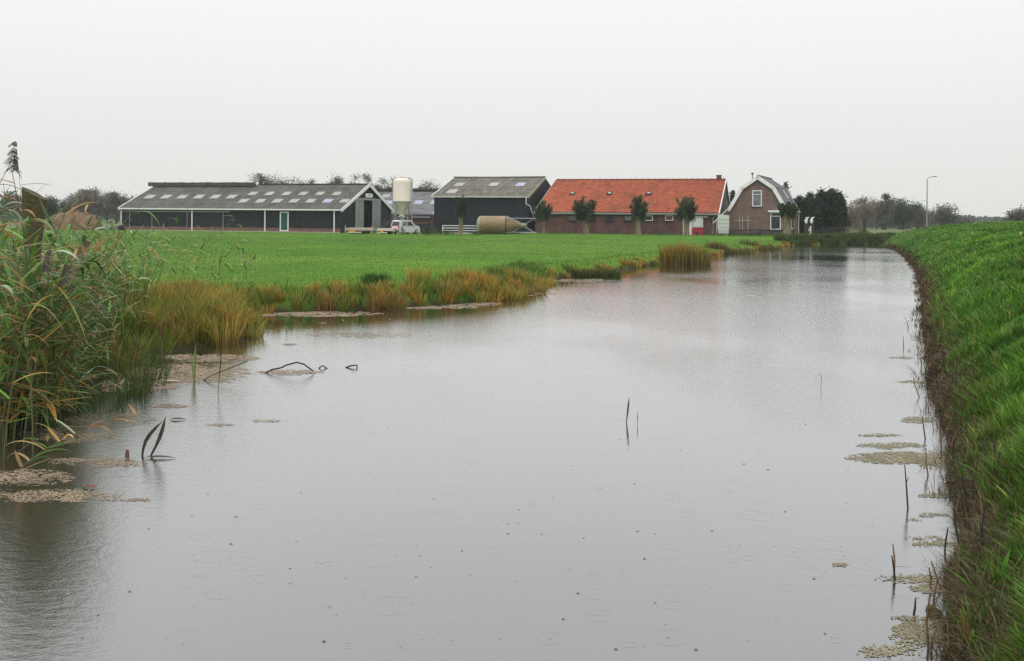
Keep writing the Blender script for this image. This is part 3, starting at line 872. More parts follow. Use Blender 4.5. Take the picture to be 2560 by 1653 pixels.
# gutter, down pipes, verge boards
MB().span((-.3, yE - .1, zE - .14), (L1 + .28, yE + .02, zE + .02)).build('gutter', MT['white'], barn)
for px in (305, 482, 664, 837):
    x_, _ = S1.front(px, 550)
    MB().box((x_, -.16, zE / 2 - .05), (.13, .11, zE - .1)).build('down_pipe', MT['white'], barn)
for px in (325.5, 381, 469, 559):
    x_, _ = S1.front(px, 550)
    MB().box((x_, -.1, zE1 * .43), (.055, .06, zE1 * .8)).build('side_post', MT['metal'], barn)
x_, _ = S1.front(576, 530)
fz0 = S1.front(400, 529)[1]
mb = MB(); mb.span((.15, -.09, fz0 + .06), (x_, -.03, zE1 - .02)); mb.build('fascia_board', MT['fascia'], barn)
mb = MB(); mb.span((.15, -.13, fz0 - .04), (x_, -.02, fz0 + .055)); mb.build('curtain_roll', MT['metal'], barn)
for x_, od in ((L1 + .25, 1), (-.31, 1)):
    verge(MB(), x_, [(yE, zE), (yR1, zR1 + .14)], .42, .07).build('verge_board', MT['white'], barn)
    verge(MB(), x_, [(yR1, zR1 + .14), (W1 - yE, zE)], .42, .07).build('verge_board', MT['white'], barn)
# side door
dr = MB().span((dX0 + .12, -.03, dZ0 + .1), (dX1 - .12, .06, dZ1 - .1)).build('door', MT['green'], barn)
mb = MB()
mb.span((dX0, -.08, dZ0), (dX0 + .13, .05, dZ1)).span((dX1 - .13, -.08, dZ0), (dX1, .05, dZ1)).span((dX0 + .13, -.08, dZ1 - .13), (dX1 - .13, .05, dZ1)).span((dX0 + .13, -.08, dZ0), (dX1 - .13, .05, dZ0 + .12))
mb.build('frame', MT['white'], dr)
# gable opening with two translucent sliding doors
for y0, y1, seam in ((dx0, o_l + .1, 0), (o_r - .1, dx1, 1)):
    nm = MB()
    nm.span((L1 + .06, y0, .15), (L1 + .11, y1, o_t))
    sdr = nm.build('sliding_door', MT['panel'], barn)
    fm = MB()
    for t in (0, .5, 1): fm.span((L1 + .112, y0 + (y1 - y0) * t - .06, .15), (L1 + .15, y0 + (y1 - y0) * t + .06, o_t))
    for t in (.04, .4, .72, .98): fm.span((L1 + .113, y0 + .07, .15 + (o_t - .15) * t - .04), (L1 + .145, y1 - .07, .15 + (o_t - .15) * t + .04))
    fm.build('door_frame', MT['metal'], sdr)
MB().span((L1 + .05, dx0 - .2, o_t), (L1 + .2, dx1 + .2, o_t + .22)).build('door_rail', MT['metal'], barn)
MB().span((.3, .3, .02), (L1 - .3, W1 - .3, .06)).build('floor_slab', MT['dark'], barn)
MB().span((L1 - 3.2, .3, 0), (L1 - 3.1, W1 - .3, zE1)).build('inner_wall', MT['dark'], barn)
yb, zb_ = S1.gable(911, 509.5, L1)
MB().span((L1 - 1.3, yb - 1.4, zb_ - .1), (L1 - 1.1, yb + 1.6, zb_ + .25)).build('strip_light', MT['offwhite'], barn)
sy0, sz1 = S1.gable(912.5, 483.5, L1); sy1, sz0 = S1.gable(929.5, 494.5, L1)
sg = MB().span((L1 + .05, sy0, sz0), (L1 + .12, sy1, sz1)).build('sign', MT['white'], barn)
mb = MB()
for t, a_, b_ in ((.75, .3, .55), (.55, .3, .85), (.4, .3, .72)):
    z_ = sz0 + (sz1 - sz0) * t
    mb.span((L1 + .121, sy0 + (sy1 - sy0) * a_, z_ - .025), (L1 + .126, sy0 + (sy1 - sy0) * b_, z_ + .025))
mb.build('lettering', MT['metal'], sg)

# ---------------------------------------------------------------- second barn behind, roof showing beside the silo
L2 = 26.0
a_, b_ = ray(1079, 534)
Yr2 = 142.0
o2 = Vector((a_ * Yr2 - math.cos(A1) * L2, Yr2 + math.sin(A1) * L2))
S2 = Site(A1, o2, .4)
zE2 = S2.front(1060, 532.5)[1]
rx, rz = S2.front(1090, 477.5, 7.0)
rear = S2.empty('rear_barn', 'barn standing behind the cream silo with blue grey roof and bluish roof lights', 'barn')
MB().cwall((0, 0), (L2, 0), 0, zE2, .5, .02).cwall((L2, 0), (L2, 14), 0, lambda q: zE2 + (rz - zE2) * (1 - abs(q - 7) / 7), .5, .02).cwall((0, 14), (0, 0), 0, zE2).build('wall', MT['brickA'], rear)
mb = MB()
bb = Vector((0, 7.4, (rz - zE2) * 7.4 / 7))
e2y, e2z = -.4, zE2 - (rz - zE2) / 7 * .4 + .1
mb.panel((-.2, e2y, e2z), (1, 0, 0), bb, L2 + .5, bb.length, .18, .028, row=1.5, step=.02)
mb.panel((L2 + .3, 14.4, e2z), (-1, 0, 0), Vector((0, -7.4, bb.z)), L2 + .5, bb.length, .4, .028)
rroof = mb.build('roof', MT['asb3'], rear)
lights(S2, rroof, [(952, 486.5, 494.5, 19), (958, 502.5, 511, 22), (1033, 502, 511, 20), (1073, 502, 511, 16)], e2y, e2z, 7.0, rz + .1, [MT['skylight'], MT['skyblue'], MT['skyblue'], MT['skyblue']])
MB().box((L2 / 2, 7, rz + .22), (L2 + .4, 1.3, .3)).build('ridge_vent', MT['ridge'], rroof)
MB().span((-.3, e2y - .1, e2z - .16), (L2 + .3, e2y + .02, e2z)).build('gutter', MT['metal'], rear)
bx0, bz0 = S2.front(1033, 541, -.3); bx1, bz1 = S2.front(1071, 534, -.3)
MB().span((bx0, -.34, bz0), (bx1, -.24, bz1)).build('blue_board', MT['blue'], rear)
MB().span((bx0 - .3, -.4, bz0 - .18), (bx1 + .3, -.22, bz0 - .01)).build('lintel', MT['metal'], rear)
mb = MB(); verge(mb, L2 + .3, [(e2y, e2z), (7, rz + .12)], .3, .06); mb.build('verge_board', MT['offwhite'], rear)

# ---------------------------------------------------------------- tall black shed in the middle
L3, o3 = frame_left(A1, 1319, 540, 120.0, 1085)
W3 = 2 * depth_of(A1, 1319, 540, 120.0, 1360) if False else 12.6
S3 = Site(A1, o3, .5)
zE3 = S3.front(1319, 491)[1]
for _ in range(1): pass
a_, b_ = ray(1360, 446)
y3 = S3.gable(1360, 446, L3)[0]
zR3 = S3.gable(1360, 446, L3)[1]
W3 = 2 * y3
shed = S3.empty('black_shed', 'tall black board shed with mossy corrugated roof beside the red roofed stable', 'shed')
gz3 = lambda q: zE3 - .05 + (zR3 - zE3) * (1 - abs(q - y3) / y3)
MB().cwall((0, 0), (L3, 0), 0, zE3, .22, .03).cwall((L3, 0), (L3, W3), 0, gz3, .22, .03).cwall((L3, W3), (0, W3), 0, zE3, .5).cwall((0, W3), (0, 0), 0, lambda q: gz3(W3 - q), .22, .03).build('wall', MT['board2'], shed)
e3y, e3z = -.3, zE3 - (zR3 - zE3) / y3 * .3 + .1
bb = Vector((0, y3 + .3, zR3 + .1 - e3z))
mb = MB()
mb.panel((-.15, e3y, e3z), (1, 0, 0), bb, L3 + .3, bb.length, .2, .034, row=1.5, step=.02, sag=.02)
mb.panel((L3 + .15, W3 + .3, e3z), (-1, 0, 0), Vector((0, -bb.y, bb.z)), L3 + .3, bb.length, .4, .03)
sroof = mb.build('roof', MT['asb2'], shed)
MB().tube([(-.25, y3, zR3 + .1), (L3 * .4, y3, zR3 + .07), (L3 + .2, y3, zR3 + .11)], .17, 8).build('ridge_cap', MT['ridge'], sroof)
lights(S3, sroof, [(1133, 458, 466.3, 22), (1220, 457.8, 466, 22), (1286.5, 457.5, 466.2, 22), (1114, 474.8, 483.8, 23)], e3y, e3z, y3, zR3 + .1, [MT['skylight'], MT['skylight'], MT['skyblue'], MT['skylight']], .2)
MB().span((-.2, e3y - .1, e3z - .16), (L3 + .2, e3y + .01, e3z - .01)).build('gutter', MT['offwhite'], shed)
verge(MB(), -.21, [(e3y, e3z), (y3, zR3 + .12)], .4, .07).build('verge_board', MT['white'], shed)
verge(MB(), L3 + .15, [(e3y, e3z), (y3, zR3 + .12)], .3, .06).build('verge_board', MT['silocap'], shed)
MB().tube([(L3 - .1, -.36, e3z - .1), (L3 - .1, -.36, e3z - .95), (L3 + .35, -.2, e3z - 1.15), (L3 + .5, 1.6, 1.6)], .06, 6).build('down_pipe', MT['white'], shed)

# ---------------------------------------------------------------- red roofed brick stable
L4, o4 = frame_left(A1, 1795, 560, 112.0, 1338)
S4 = Site(A1, o4, .62)
zE4 = S4.front(1795, 532)[1]
y4, zR4 = S4.gable(1813, 450, L4)
W4 = 2 * y4
stable = S4.empty('brick_stable', 'long dark brick stable with bright orange red tiled roof and small chimney', 'stable')
mb = MB()
mb.span((0, 0, -.3), (L4, .2, zE4))
mb.span((0, .2, -.3), (.2, W4, zE4)); mb.span((.2, W4 - .2, -.3), (L4 - .2, W4, zE4))
mb.build('wall', MT['brickA'], stable)
gm_ = MB()
gm_.prism([(0.2, -.3), (W4, -.3), (W4, zE4), (y4, zR4 - .1), (.2, zE4 + .15)], (L4 - .2, L4), Matrix(((0, 1, 0), (1, 0, 0), (0, 0, 1))))
gm_.build('gable', M('brown_gable_boards', (.07, .055, .05), .8, .3, 3), stable)
e4y, e4z = -.3, zE4 + .05 - .12
bb = Vector((0, y4 - e4y, zR4 - e4z))
mb = MB()
mb.panel((-.1, e4y, e4z), (1, 0, 0), bb, L4 + .2, bb.length, .24, .05, 6, row=.335, step=.075, sag=.03)
mb.panel((L4 + .1, W4 - e4y, e4z), (-1, 0, 0), Vector((0, -bb.y, bb.z)), L4 + .2, bb.length, .48, .036, 4, row=.67, step=.05)
troof = mb.build('roof', MT['tileR'], stable)
mb = MB()
nn = int(L4 / .38)
for i in range(nn):
    x_ = -.05 + i * (L4 + .1) / nn
    mb.tube([(x_, y4, zR4 + .03), (x_ + L4 / nn + .03, y4, zR4 + .045)], .13 if i % 2 else .15, 8)
mb.build('ridge_tile', MT['ridgeR'], troof)
for px in (1431, 1524, 1622, 1436 + 250 * 2 + 100):
    if px > 1700: continue
    x_, t_ = S4.slope(px, 486, e4y, e4z, y4, zR4)
    n4 = Vector((1, 0, 0)).cross(bb.normalized())
    c_ = Vector((x_, e4y, e4z)) + bb * t_ + n4 * .12
    ro = Matrix.Rotation(math.atan2(bb.z, bb.y), 3, 'X')
    rl = MB().box(c_, (.66, .8, .12), ro).build('roof_window', MT['dark'], troof)
    MB().box(c_ + n4 * .06, (.40, .44, .03), ro).build('pane', MT['metal'], rl)
MB().span((-.1, e4y - .12, e4z - .16), (L4 + .15, e4y - .02, e4z - .02)).build('gutter', MT['metal'], stable)
MB().span((0, e4y + .02, e4z - .22), (L4, -.003, e4z - .03)).build('eaves_board', MT['offwhite'], stable)
verge(MB(), L4 + .1, [(e4y, e4z), (y4, zR4 + .06)], .34, .07).build('verge_board', MT['white'], stable)
verge(MB(), L4 + .1, [(y4, zR4 + .06), (W4 - e4y, e4z)], .3, .07).build('verge_board', MT['white'], stable)
verge(MB(), -.17, [(e4y, e4z), (y4, zR4 + .06)], .16, .06).build('verge_board', MT['metal'], stable)
mb = MB(); cx_ = L4 - .75
mb.span((cx_ - .28, y4 - .28, zR4 - .3), (cx_ + .28, y4 + .28, zR4 + .5)); mb.span((cx_ - .33, y4 - .33, zR4 + .5), (cx_ + .33, y4 + .33, zR4 + .6))
mb.build('chimney', MT['brickA'], troof)
for px, kind in ((1432, 'c'), (1478, 'c'), (1523.5, 'd'), (1571, 'c'), (1622, 'w'), (1673, 'r')):
    x_, z_ = S4.front(px, 545.5)
    fr_ = MB()
    hw, hh_ = .46, .3
    for a0, a1, b0, b1 in ((-hw, -hw + .08, -hh_, hh_), (hw - .08, hw, -hh_, hh_), (-hw + .08, hw - .08, hh_ - .08, hh_), (-hw + .08, hw - .08, -hh_, -hh_ + .08)):
        fr_.span((x_ + a0, -.07, z_ + b0), (x_ + a1, -.002, z_ + b1))
    wi = fr_.build('window', MT['white'] if kind in 'wr' else MT['gmetal'], stable)
    MB().span((x_ - hw + .08, -.03, z_ - hh_ + .08), (x_ + hw - .08, -.002, z_ + hh_ - .08)).build('pane', {'c': MT['curtain'], 'd': MT['glass'], 'w': MT['glass'], 'r': MT['rust']}[kind], wi)
    MB().span((x_ - hw - .08, -.14, z_ - hh_ - .11), (x_ + hw + .08, -.004, z_ - hh_ - .003)).build('sill', MT['dark'], wi)
# stable doors: a half red door and a white doorway left of it
xa, za = S4.front(1708, 548); xb, zb_ = S4.front(1758.5, 590)
xm, zm = S4.front(1730, 568)
rd = MB().span((xm, -.06, .02), (xb - .04, -.002, zm - .02)).build('half_door', MT['red'], stable)
c_ = S4.front(1743, 582)
MB().lathe([(.2, -.02), (.22, 0), (.2, .02), (.0, .02)], (c_[0], -.07, c_[1]), 12, Matrix.Rotation(R(90), 3, 'X')).build('vent', MT['gmetal'], rd)
zt = S4.front(1740, 541)[1]
ud = MB().span((xm + .05, -.1, zm + .12), (xb - .18, -.002, zt - .12)).build('upper_door', M('pale_blue_white_panel', (.56, .58, .57), .5, .05, 2), stable)
mb = MB()
mb.span((xb - .14, -.09, zm - .02), (xb - .05, -.003, zt)).span((xm - .06, -.09, zt - .1), (xb - .14, -.003, zt)).span((xm - .02, -.12, zm), (xb - .2, -.01, zm + .09))
mb.span((xm - .12, -.09, .02), (xm - .03, -.003, zt - .1))
mb.build('door_frame', MT['white'], stable)
for px, wd in ((1708.5, .07), (1724, .2)):
    x_, _ = S4.front(px, 570)
    MB().span((x_ - wd / 2 * 1.3, -.085, .02), (x_ + wd / 2 * 1.3, -.004, zt - .35)).build('jamb', MT['white'], stable)
x_, z_ = S4.front(1764, 543)
MB().lathe([(.02, -.3), (.12, -.26), (.12, .26), (.02, .3)], (x_, -.16, z_), 10, Matrix.Rotation(R(90), 3, 'Y')).build('wall_lamp', MT['metal'], stable)
x_, _ = S4.front(1783, 570)
MB().tube([(x_ + .35, -.36, e4z - .1), (x_, -.1, e4z - .5), (x_, -.1, .05)], .05, 6).build('down_pipe', MT['metal'], stable)
# ---------------------------------------------------------------- gambrel farmhouse
A5 = R(24)
L5, o5 = frame_left(A5, 1966, 577, 113.5, 1823)
S5 = Site(A5, o5, .62)
D5 = 9.0
zE5 = S5.front(1823, 524.7)[1]
xK0, zK = S5.front(1853, 469); xK1, _ = S5.front(1935, 471)
xA, zA = S5.front(1895, 441)
xA = L5 / 2; kx = (xK1 - xK0) / 2
prof = [(-.12, zE5), (xA - kx, zK), (xA, zA), (xA + kx, zK), (L5 + .12, zE5)]
house = S5.empty('farmhouse', 'small brown brick farmhouse with white trimmed gambrel gable and dark tiled roof', 'house')
wall_poly = [(0, -.3), (L5, -.3), (L5, zE5)] + [(x, z - .1) for x, z in prof[3:0:-1]] + [(0, zE5)]
mb = MB(); mb.prism(wall_poly, (0, D5)); mb.build('wall', MT['brickB'], house)
rf = MB()
for (x0, z0), (x1, z1) in zip(prof[2:], prof[3:]):      # right side slopes
    b = Vector((x0 - x1, 0, z0 - z1))
    rf.panel((x1, -.18, z1 + .03), (0, 1, 0), b, D5 + .36, b.length, .3, .03, 4, row=.36, step=.05)
for (x0, z0), (x1, z1) in zip(prof[:2], prof[1:3]):      # left side slopes
    b = Vector((x1 - x0, 0, z1 - z0))
    rf.panel((x0, D5 + .18, z0 + .03), (0, -1, 0), b, D5 + .36, b.length, .3, .03, 4, row=.36, step=.05)
hroof = rf.build('roof', MT['tileD'], house)
mb = MB(); mb.tube([(xA, -.15, zA + .07), (xA, D5 + .15, zA + .07)], .12, 8); mb.build('ridge_tile', MT['ridge'], hroof)
def gverge(y0, y1, mat, th=.34):
    for (x0, z0), (x1, z1) in zip(prof, prof[1:]):
        d = Vector((x1 - x0, 0, z1 - z0)); L_x = d.length
        n_ = Vector((-d.z, 0, d.x)).normalized()
        c = Vector(((x0 + x1) / 2, (y0 + y1) / 2, (z0 + z1) / 2)) - n_ * (th * .25)
        MB().box(c, (L_x + .12, y1 - y0, th), Euler((0, -math.atan2(d.z, d.x), 0))).build('verge_board', mat, house)
gverge(-.3, -.2, MT['white'], .40)
gverge(D5 + .2, D5 + .28, MT['white'], .26)
# corbel ends, eaves and gutter on the right side
MB().span((L5 + .02, -.1, zE5 - .16), (L5 + .26, D5 + .2, zE5 - .03)).build('gutter', MT['white'], house)
b = Vector((prof[3][0] - prof[4][0], 0, prof[3][1] - prof[4][1]))
MB().span((prof[3][0] - .02, -.1, prof[3][1] + .05), (prof[3][0] + .1, D5 + .1, prof[3][1] + .13)).build('knee_flashing', MT['metal'], hroof)
n5 = Vector((0, 1, 0)).cross(b.normalized())
c_ = Vector((prof[4][0], 5.2, prof[4][1])) + b * .62 + n5 * .09
ang = math.atan2(b.z, -b.x)
MB().box(c_, (b.length * .62, .1, .12), Euler((0, ang, 0))).build('roof_strip', MT['white'], hroof)
mb = MB(); mb.tube([(xA - 1.0, 2, zA - .5), (xA - 1.0, 2, zA + .35)], .05, 8); mb.lathe([(.0, .2), (.14, .14), (.16, 0), (.06, -.04)], (xA - 1.0, 2, zA + .35), 10); mb.build('flue', MT['gmetal'], hroof)
def hwin(px0, py0, px1, py1, pane, bar_t=None, blind=False):
    x0, z1 = S5.front(px0, py0); x1, z0 = S5.front(px1, py1)
    f = MB(); t = .1
    f.span((x0, -.07, z0), (x0 + t, -.002, z1)).span((x1 - t, -.07, z0), (x1, -.002, z1)).span((x0 + t, -.07, z1 - t), (x1 - t, -.002, z1)).span((x0 + t, -.07, z0), (x1 - t, -.002, z0 + t))
    if bar_t: f.span((x0 + t, -.05, z0 + (z1 - z0) * bar_t - .03), (x1 - t, -.003, z0 + (z1 - z0) * bar_t + .03))
    wi = f.build('window', MT['white'], house)
    MB().span((x0 + t, -.03, z0 + t), (x1 - t, -.004, z1 - t)).build('pane', pane, wi)
    MB().span((x0 - .05, -.12, z0 - .08), (x1 + .05, -.004, z0 - .003)).build('sill', MT['dark'], wi)
    if blind: MB().span((x0 - .22, -.3, z1 + .02), (x1 + .4, -.01, z1 + .22)).build('blind_box', MT['white'], wi)
hwin(1881, 476, 1904.5, 516.5, MT['curtain'], .74)
hwin(1926, 531, 1952, 574.5, MT['glass'], .78, True)
tr_ = MB()
for px in (1849, 1856.5, 1870.5):
    x_, zt_ = S5.front(px, 541); tr_.span((x_ - .025, -.08, .2), (x_ + .025, -.03, zt_))
x0, z_ = S5.front(1837, 551); x1, _ = S5.front(1878, 551)
tr_.span((x0, -.1, z_ - .025), (x1, -.081, z_ + .025))
tr_.build('trellis', MT['offwhite'], house)
for y_ in (1.2, 8.8): MB().tube([(L5 + .12, y_, zE5 - .1), (L5 + .12, y_, 0)], .05, 6).build('down_pipe', MT['white'], house)
MB().lathe([(.0, .12), (.12, .08), (.14, -.05), (0, -.06)], (L5 + .25, 1.6, zE5 - .45), 10).build('wall_lamp', MT['white'], house)
for y0, y1, z0, z1 in ((3.6, 4.8, .8, 2.2),):
    wi = MB().span((L5, y0, z0), (L5 + .05, y1, z1)).build('window', MT['white'], house)
    MB().span((L5 + .051, y0 + .1, z0 + .1), (L5 + .06, y1 - .1, z1 - .1)).build('pane', MT['glass'], wi)

# pale board screen and thin iron gate between stable and house
c0, c1 = at(1793, 588, 110.5), at(1822.5, 588, 110.0)
g0 = gz(c0.x, c0.y)
c0.z = c1.z = g0
d_ = c1 - c0; wd = d_.length
def pxx(p): return (p - 1793) / 29.5 * wd
zt = at(1805, 536, 110.2).z - g0
scr = empty('board_gate', c0, math.atan2(d_.y, d_.x), 'pale greenish white board gate between stable and farmhouse', 'gate')
MB().prism([(.05, zt), (wd * .35, zt - .02), (wd, zt - .12), (wd * 1.0, .35), (wd * .82, .02), (wd * .15, .05), (0.02, .9)], (0, .05)).build('board', MT['sheet'], scr)
mb = MB()
for z_ in (.5, .9, 1.3, 1.75): mb.span((wd * .12, -.03, z_), (wd * 1.35 if z_ > 1.6 else wd, -.005, z_ + .02))
mb.build('iron_bar', MT['gmetal'], scr)
mb = MB(); mb.tube([(-.1, -.05, 0), (-.02, -.05, 1.9)], .035, 6); mb.build('post', MT['offwhite'], scr)
st = MB(); a_, b_ = at(1782, 559, 110.8), at(1819, 523, 112)
st.tube([a_, b_], .05, 6)
tag(st.build('drain_pipe', MT['offwhite']), 'thin pale pipe slanting from farmhouse eaves across the board gate', 'pipe')

# ---------------------------------------------------------------- picket fences
def fence(pts, label, mat, h, pitch, postmat, name='picket_fence'):
    root = empty(name, (pts[0][0], pts[0][1], gz(*pts[0])), 0, label, 'fence')
    base = Vector((pts[0][0], pts[0][1], gz(*pts[0])))
    pk, rl = MB(), MB()
    rj = random.Random(len(label))
    for (x0, y0), (x1, y1) in zip(pts, pts[1:]):
        L_x = math.hypot(x1 - x0, y1 - y0); a = math.atan2(y1 - y0, x1 - x0)
        n_ = int(L_x / pitch)
        rot = Euler((0, 0, a))
        for i in range(n_):
            t = (i + .5) / n_
            x, y = x0 + (x1 - x0) * t, y0 + (y1 - y0) * t
            hh_ = h * rj.uniform(.94, 1.04)
            q = Vector((x, y, gz(x, y))) - base
            pk.box(q + Vector((0, 0, hh_ / 2)), (pitch * .5, .025, hh_), rot)
        for z in (.3, .78):
            qa = Vector((x0, y0, gz(x0, y0) + h * z)) - base; qb = Vector((x1, y1, gz(x1, y1) + h * z)) - base
            off = Vector((-math.sin(a), math.cos(a), 0)) * .05
            rl.tube([qa + off, qb + off], .035, 4)
        m_ = max(1, int(L_x / 2.4))
        for i in range(m_ + 1):
            t = i / m_; x, y = x0 + (x1 - x0) * t, y0 + (y1 - y0) * t
            q = Vector((x, y, gz(x, y))) - base + Vector((-math.sin(a), math.cos(a), 0)) * .12
            MB().box(q + Vector((0, 0, h * .52)), (.09, .09, h * 1.04), rot).build('post', postmat, root)
    pk.build('picket_row', mat, root); rl.build('rail', mat, root)
    return root
fp = lambda px, Y: (ray(px, 580)[0] * Y, Y)
fence([fp(1823, 109), fp(1900, 108), fp(1985, 107)], 'low dark picket fence in front of the farmhouse', MT['picket'], .78, .16, MT['picket'])
fence([fp(2042, 108.5), fp(2112, 109)], 'dark picket fence before the evergreen trees', MT['picket'], 1.0, .17, MT['picket'])
fence([fp(2112, 109.2), fp(2166, 110)], 'pale weathered picket fence right of the evergreen trees', MT['picketw'], 1.05, .17, MT['picket'])
p_ = fp(2161, 109.4)
tag(MB().box((0, 0, .9), (.2, .2, 1.8)).prism([(-.1, 1.8), (.1, 1.8), (0, 1.95)], (-.1, .1)).build('gate_post', MT['picket'], None, (p_[0], p_[1], gz(*p_) - .05)), 'dark wooden post at the right end of the pale picket fence', 'post')

# brown gate posts with two white goose shaped ornaments
for i, (px, lab) in enumerate(((2015.5, 'left of the two white goose shaped ornaments on brown gate posts'), (2029, 'right of the two white goose shaped ornaments on brown gate posts'))):
    Yp = 105.5
    p_ = fp(px, Yp); g_ = gz(*p_)
    ztop = at(px, 559.5, Yp).z
    tag(MB().box((0, 0, (ztop - g_) / 2), (.42, .3, ztop - g_)).box((0, 0, ztop - g_ + .02), (.48, .36, .05)).build('gate_post', M('brown_gate_post', (.05, .04, .032), .85, .3, 4), None, (p_[0], p_[1], g_)), ('brown wooden gate post under the left white goose ornament', 'brown wooden gate post under the right white goose ornament')[i], 'post')
    sc_x = Yp / F
    goose = [(-1.5, 0), (1.2, 0), (2.6, 2.5), (3.4, 5.5), (3.2, 8.5), (2.5, 10), (3.5, 12.0), (6.2, 14.2), (5.6, 16.6), (3.6, 15.2), (.8, 15.3), (-1.8, 14.0), (-2.2, 11.5), (-3.0, 9.2), (-4.6, 7.0), (-4.4, 4.6), (-2.8, 2)]
    orn = empty('goose_ornament', (p_[0], p_[1], ztop + .045), 0, lab, 'ornament', 'white geese on the gate posts')
    MB().prism([(x * sc_x, z * sc_x) for x, z in goose], (-.05, .05)).build('body', MT['white'], orn)
    MB().prism([(x * sc_x, z * sc_x) for x, z in ((-.3, 4.4), (1.0, 3.4), (2.0, 5.0), (1.2, 6.6), (.3, 5.6))], (-.056, -.051)).build('painted_wing', MT['metal'], orn)
p_ = fp(2026.5, 105.0); g_ = gz(*p_)
nm = empty('mailbox_post', (p_[0], p_[1], g_), 0, 'thin white post with slanted bracket in front of the brown gate posts', 'post')
zz_ = at(2026, 565, 105).z - g_
MB().span((-.05, -.04, -.3), (.05, .04, zz_)).build('post', MT['white'], nm)
mb = MB(); mb.bar((0, -.05, zz_ - .05), (-.26, -.05, zz_ - .45), .05); mb.bar((-.26, -.05, zz_ - .5), (.04, -.05, zz_ - .5), .05); mb.bar((-.26, -.05, zz_ - .85), (0.0, -.05, zz_ - .85), .04)
mb.build('bracket', MT['white'], nm)
MB().span((-.3, -.03, .12), (-.055, .03, .5)).build('panel', MT['rust'], nm)

# ---------------------------------------------------------------- upright cream silo
Ys = 124.0
c_ = at(1004.5, 585, Ys); c_.z = .4
silo = empty('feed_silo', c_, 0, 'tall cream feed silo with cone bottom on steel legs behind the parked car', 'silo')
zt_ = lambda py: at(1004, py, Ys).z - .4
rs = 23 / F * Ys
ztop, zbot, zcone = zt_(446), zt_(504.5), zt_(538)
MB().lathe([(.0, ztop + .06), (rs * .3, ztop + .05), (rs * .82, ztop - .06), (rs * .97, ztop - .3), (rs, ztop - .55), (rs, zbot + .05), (rs * 1.015, zbot)], n=36).build('tank', MT['silo'], silo)
MB().lathe([(rs * 1.0, zbot), (.92 * rs, zbot - .08), (.28, zcone), (.26, zcone - .1)], n=36).build('cone', MT['silo'], silo)
MB().lathe([(.0, zcone - .02), (.45, zcone - .1), (.5, zcone - .2), (.3, zcone - .35), (.22, zcone - .75), (0, zcone - .8)], n=16).build('outlet', MT['offwhite'], silo)
MB().lathe([(.0, ztop + .16), (.45, ztop + .14), (.5, ztop + .04)], n=20).build('lid', MT['silocap'], silo)
MB().lathe([(rs * 1.03, zbot + .04), (rs * 1.04, zbot - .05), (rs * 1.0, zbot - .06)], n=36).build('ring', MT['metal'], silo)
for a in (45, 135, 225, 315):
    x_, y_ = rs * math.cos(R(a)), rs * math.sin(R(a))
    MB().box((x_, y_, zbot / 2), (.09, .09, zbot)).build('leg', MT['metal'], silo)
mb = MB()
for a in (45, 135, 225, 315):
    p0 = Vector((rs * math.cos(R(a)), rs * math.sin(R(a)), 0)); p1 = Vector((rs * math.cos(R(a + 90)), rs * math.sin(R(a + 90)), 0))
    mb.bar(p0 + Vector((0, 0, zbot * .95)), p1 + Vector((0, 0, zbot * .45)), .05); mb.bar(p0 + Vector((0, 0, zbot * .45)), p1 + Vector((0, 0, zbot * .45)), .05)
mb.build('brace', MT['metal'], silo)
MB().tube([(rs * .5, -.2, ztop + .02), (rs * .95, -.35, ztop + .02), (rs + .13, -.4, ztop - .22), (rs + .13, -.4, .9)], .085, 8).build('filling_pipe', MT['metal'], silo)
mb = MB()
for t in np.linspace(.5, ztop - .3, 16): mb.bar((-rs - .02, -.42, t), (-rs + .3, -.52, t), .03)
mb.bar((-rs - .02, -.42, .3), (-rs - .02, -.42, ztop), .04); mb.bar((-rs + .3, -.52, .3), (-rs + .3, -.52, ztop), .04)
mb.build('ladder', MT['metal'], silo)

# ---------------------------------------------------------------- lying olive silo
Yl = 111.5
c_ = at(1195, 590, Yl); g_ = gz(c_.x, c_.y)
px2 = Yl / F
r_ = 22.5 * px2
ly = empty('fallen_silo', (c_.x, c_.y, g_ + r_ + .1), R(-5), 'olive brown feed silo lying on its side with cone and leg frame before black shed', 'silo')
MX = Matrix.Rotation(R(90), 3, 'Y')
MB().lathe([(0.0, -3.3 * px2), (r_ * .55, -2.4 * px2), (r_ * .88, 1.5 * px2), (r_ * .98, 6 * px2)], n=32, M_=MX).build('end_cap', MT['silocap'], ly)
MB().lathe([(r_ * .985, 6 * px2), (r_, 8 * px2), (r_ * 1.0, 40 * px2), (r_ * 1.006, 41 * px2), (r_, 42 * px2), (r_, 70 * px2)], n=32, M_=MX).build('tank', MT['silo2'], ly)
MB().lathe([(r_ * 1.03, 69.5 * px2), (r_ * 1.04, 72 * px2), (r_ * .98, 73 * px2)], n=32, M_=MX).build('ring', MT['gmetal'], ly)
MB().lathe([(r_ * .99, 73 * px2), (r_ * .9, 77 * px2), (4.5 * px2, 109 * px2)], n=32, M_=MX).build('cone', MT['silo2'], ly)
MB().lathe([(4.4 * px2, 108.5 * px2), (5.2 * px2, 113 * px2), (4.2 * px2, 117 * px2), (4.4 * px2, 122 * px2), (0, 122 * px2)], n=14, M_=MX).build('outlet', MT['silocap'], ly)
e_ = 146 * px2
leg = [(r_ * .72, r_ * .75), (-r_ * .72, r_ * .75), (r_ * .72, -r_ * .8), (-r_ * .72, -r_ * .8)]
for y_, z_ in leg:
    MB().tube([(71 * px2, y_, z_), (e_, y_, z_)], .05, 6).build('leg', MT['metal'], ly)
mb = MB()
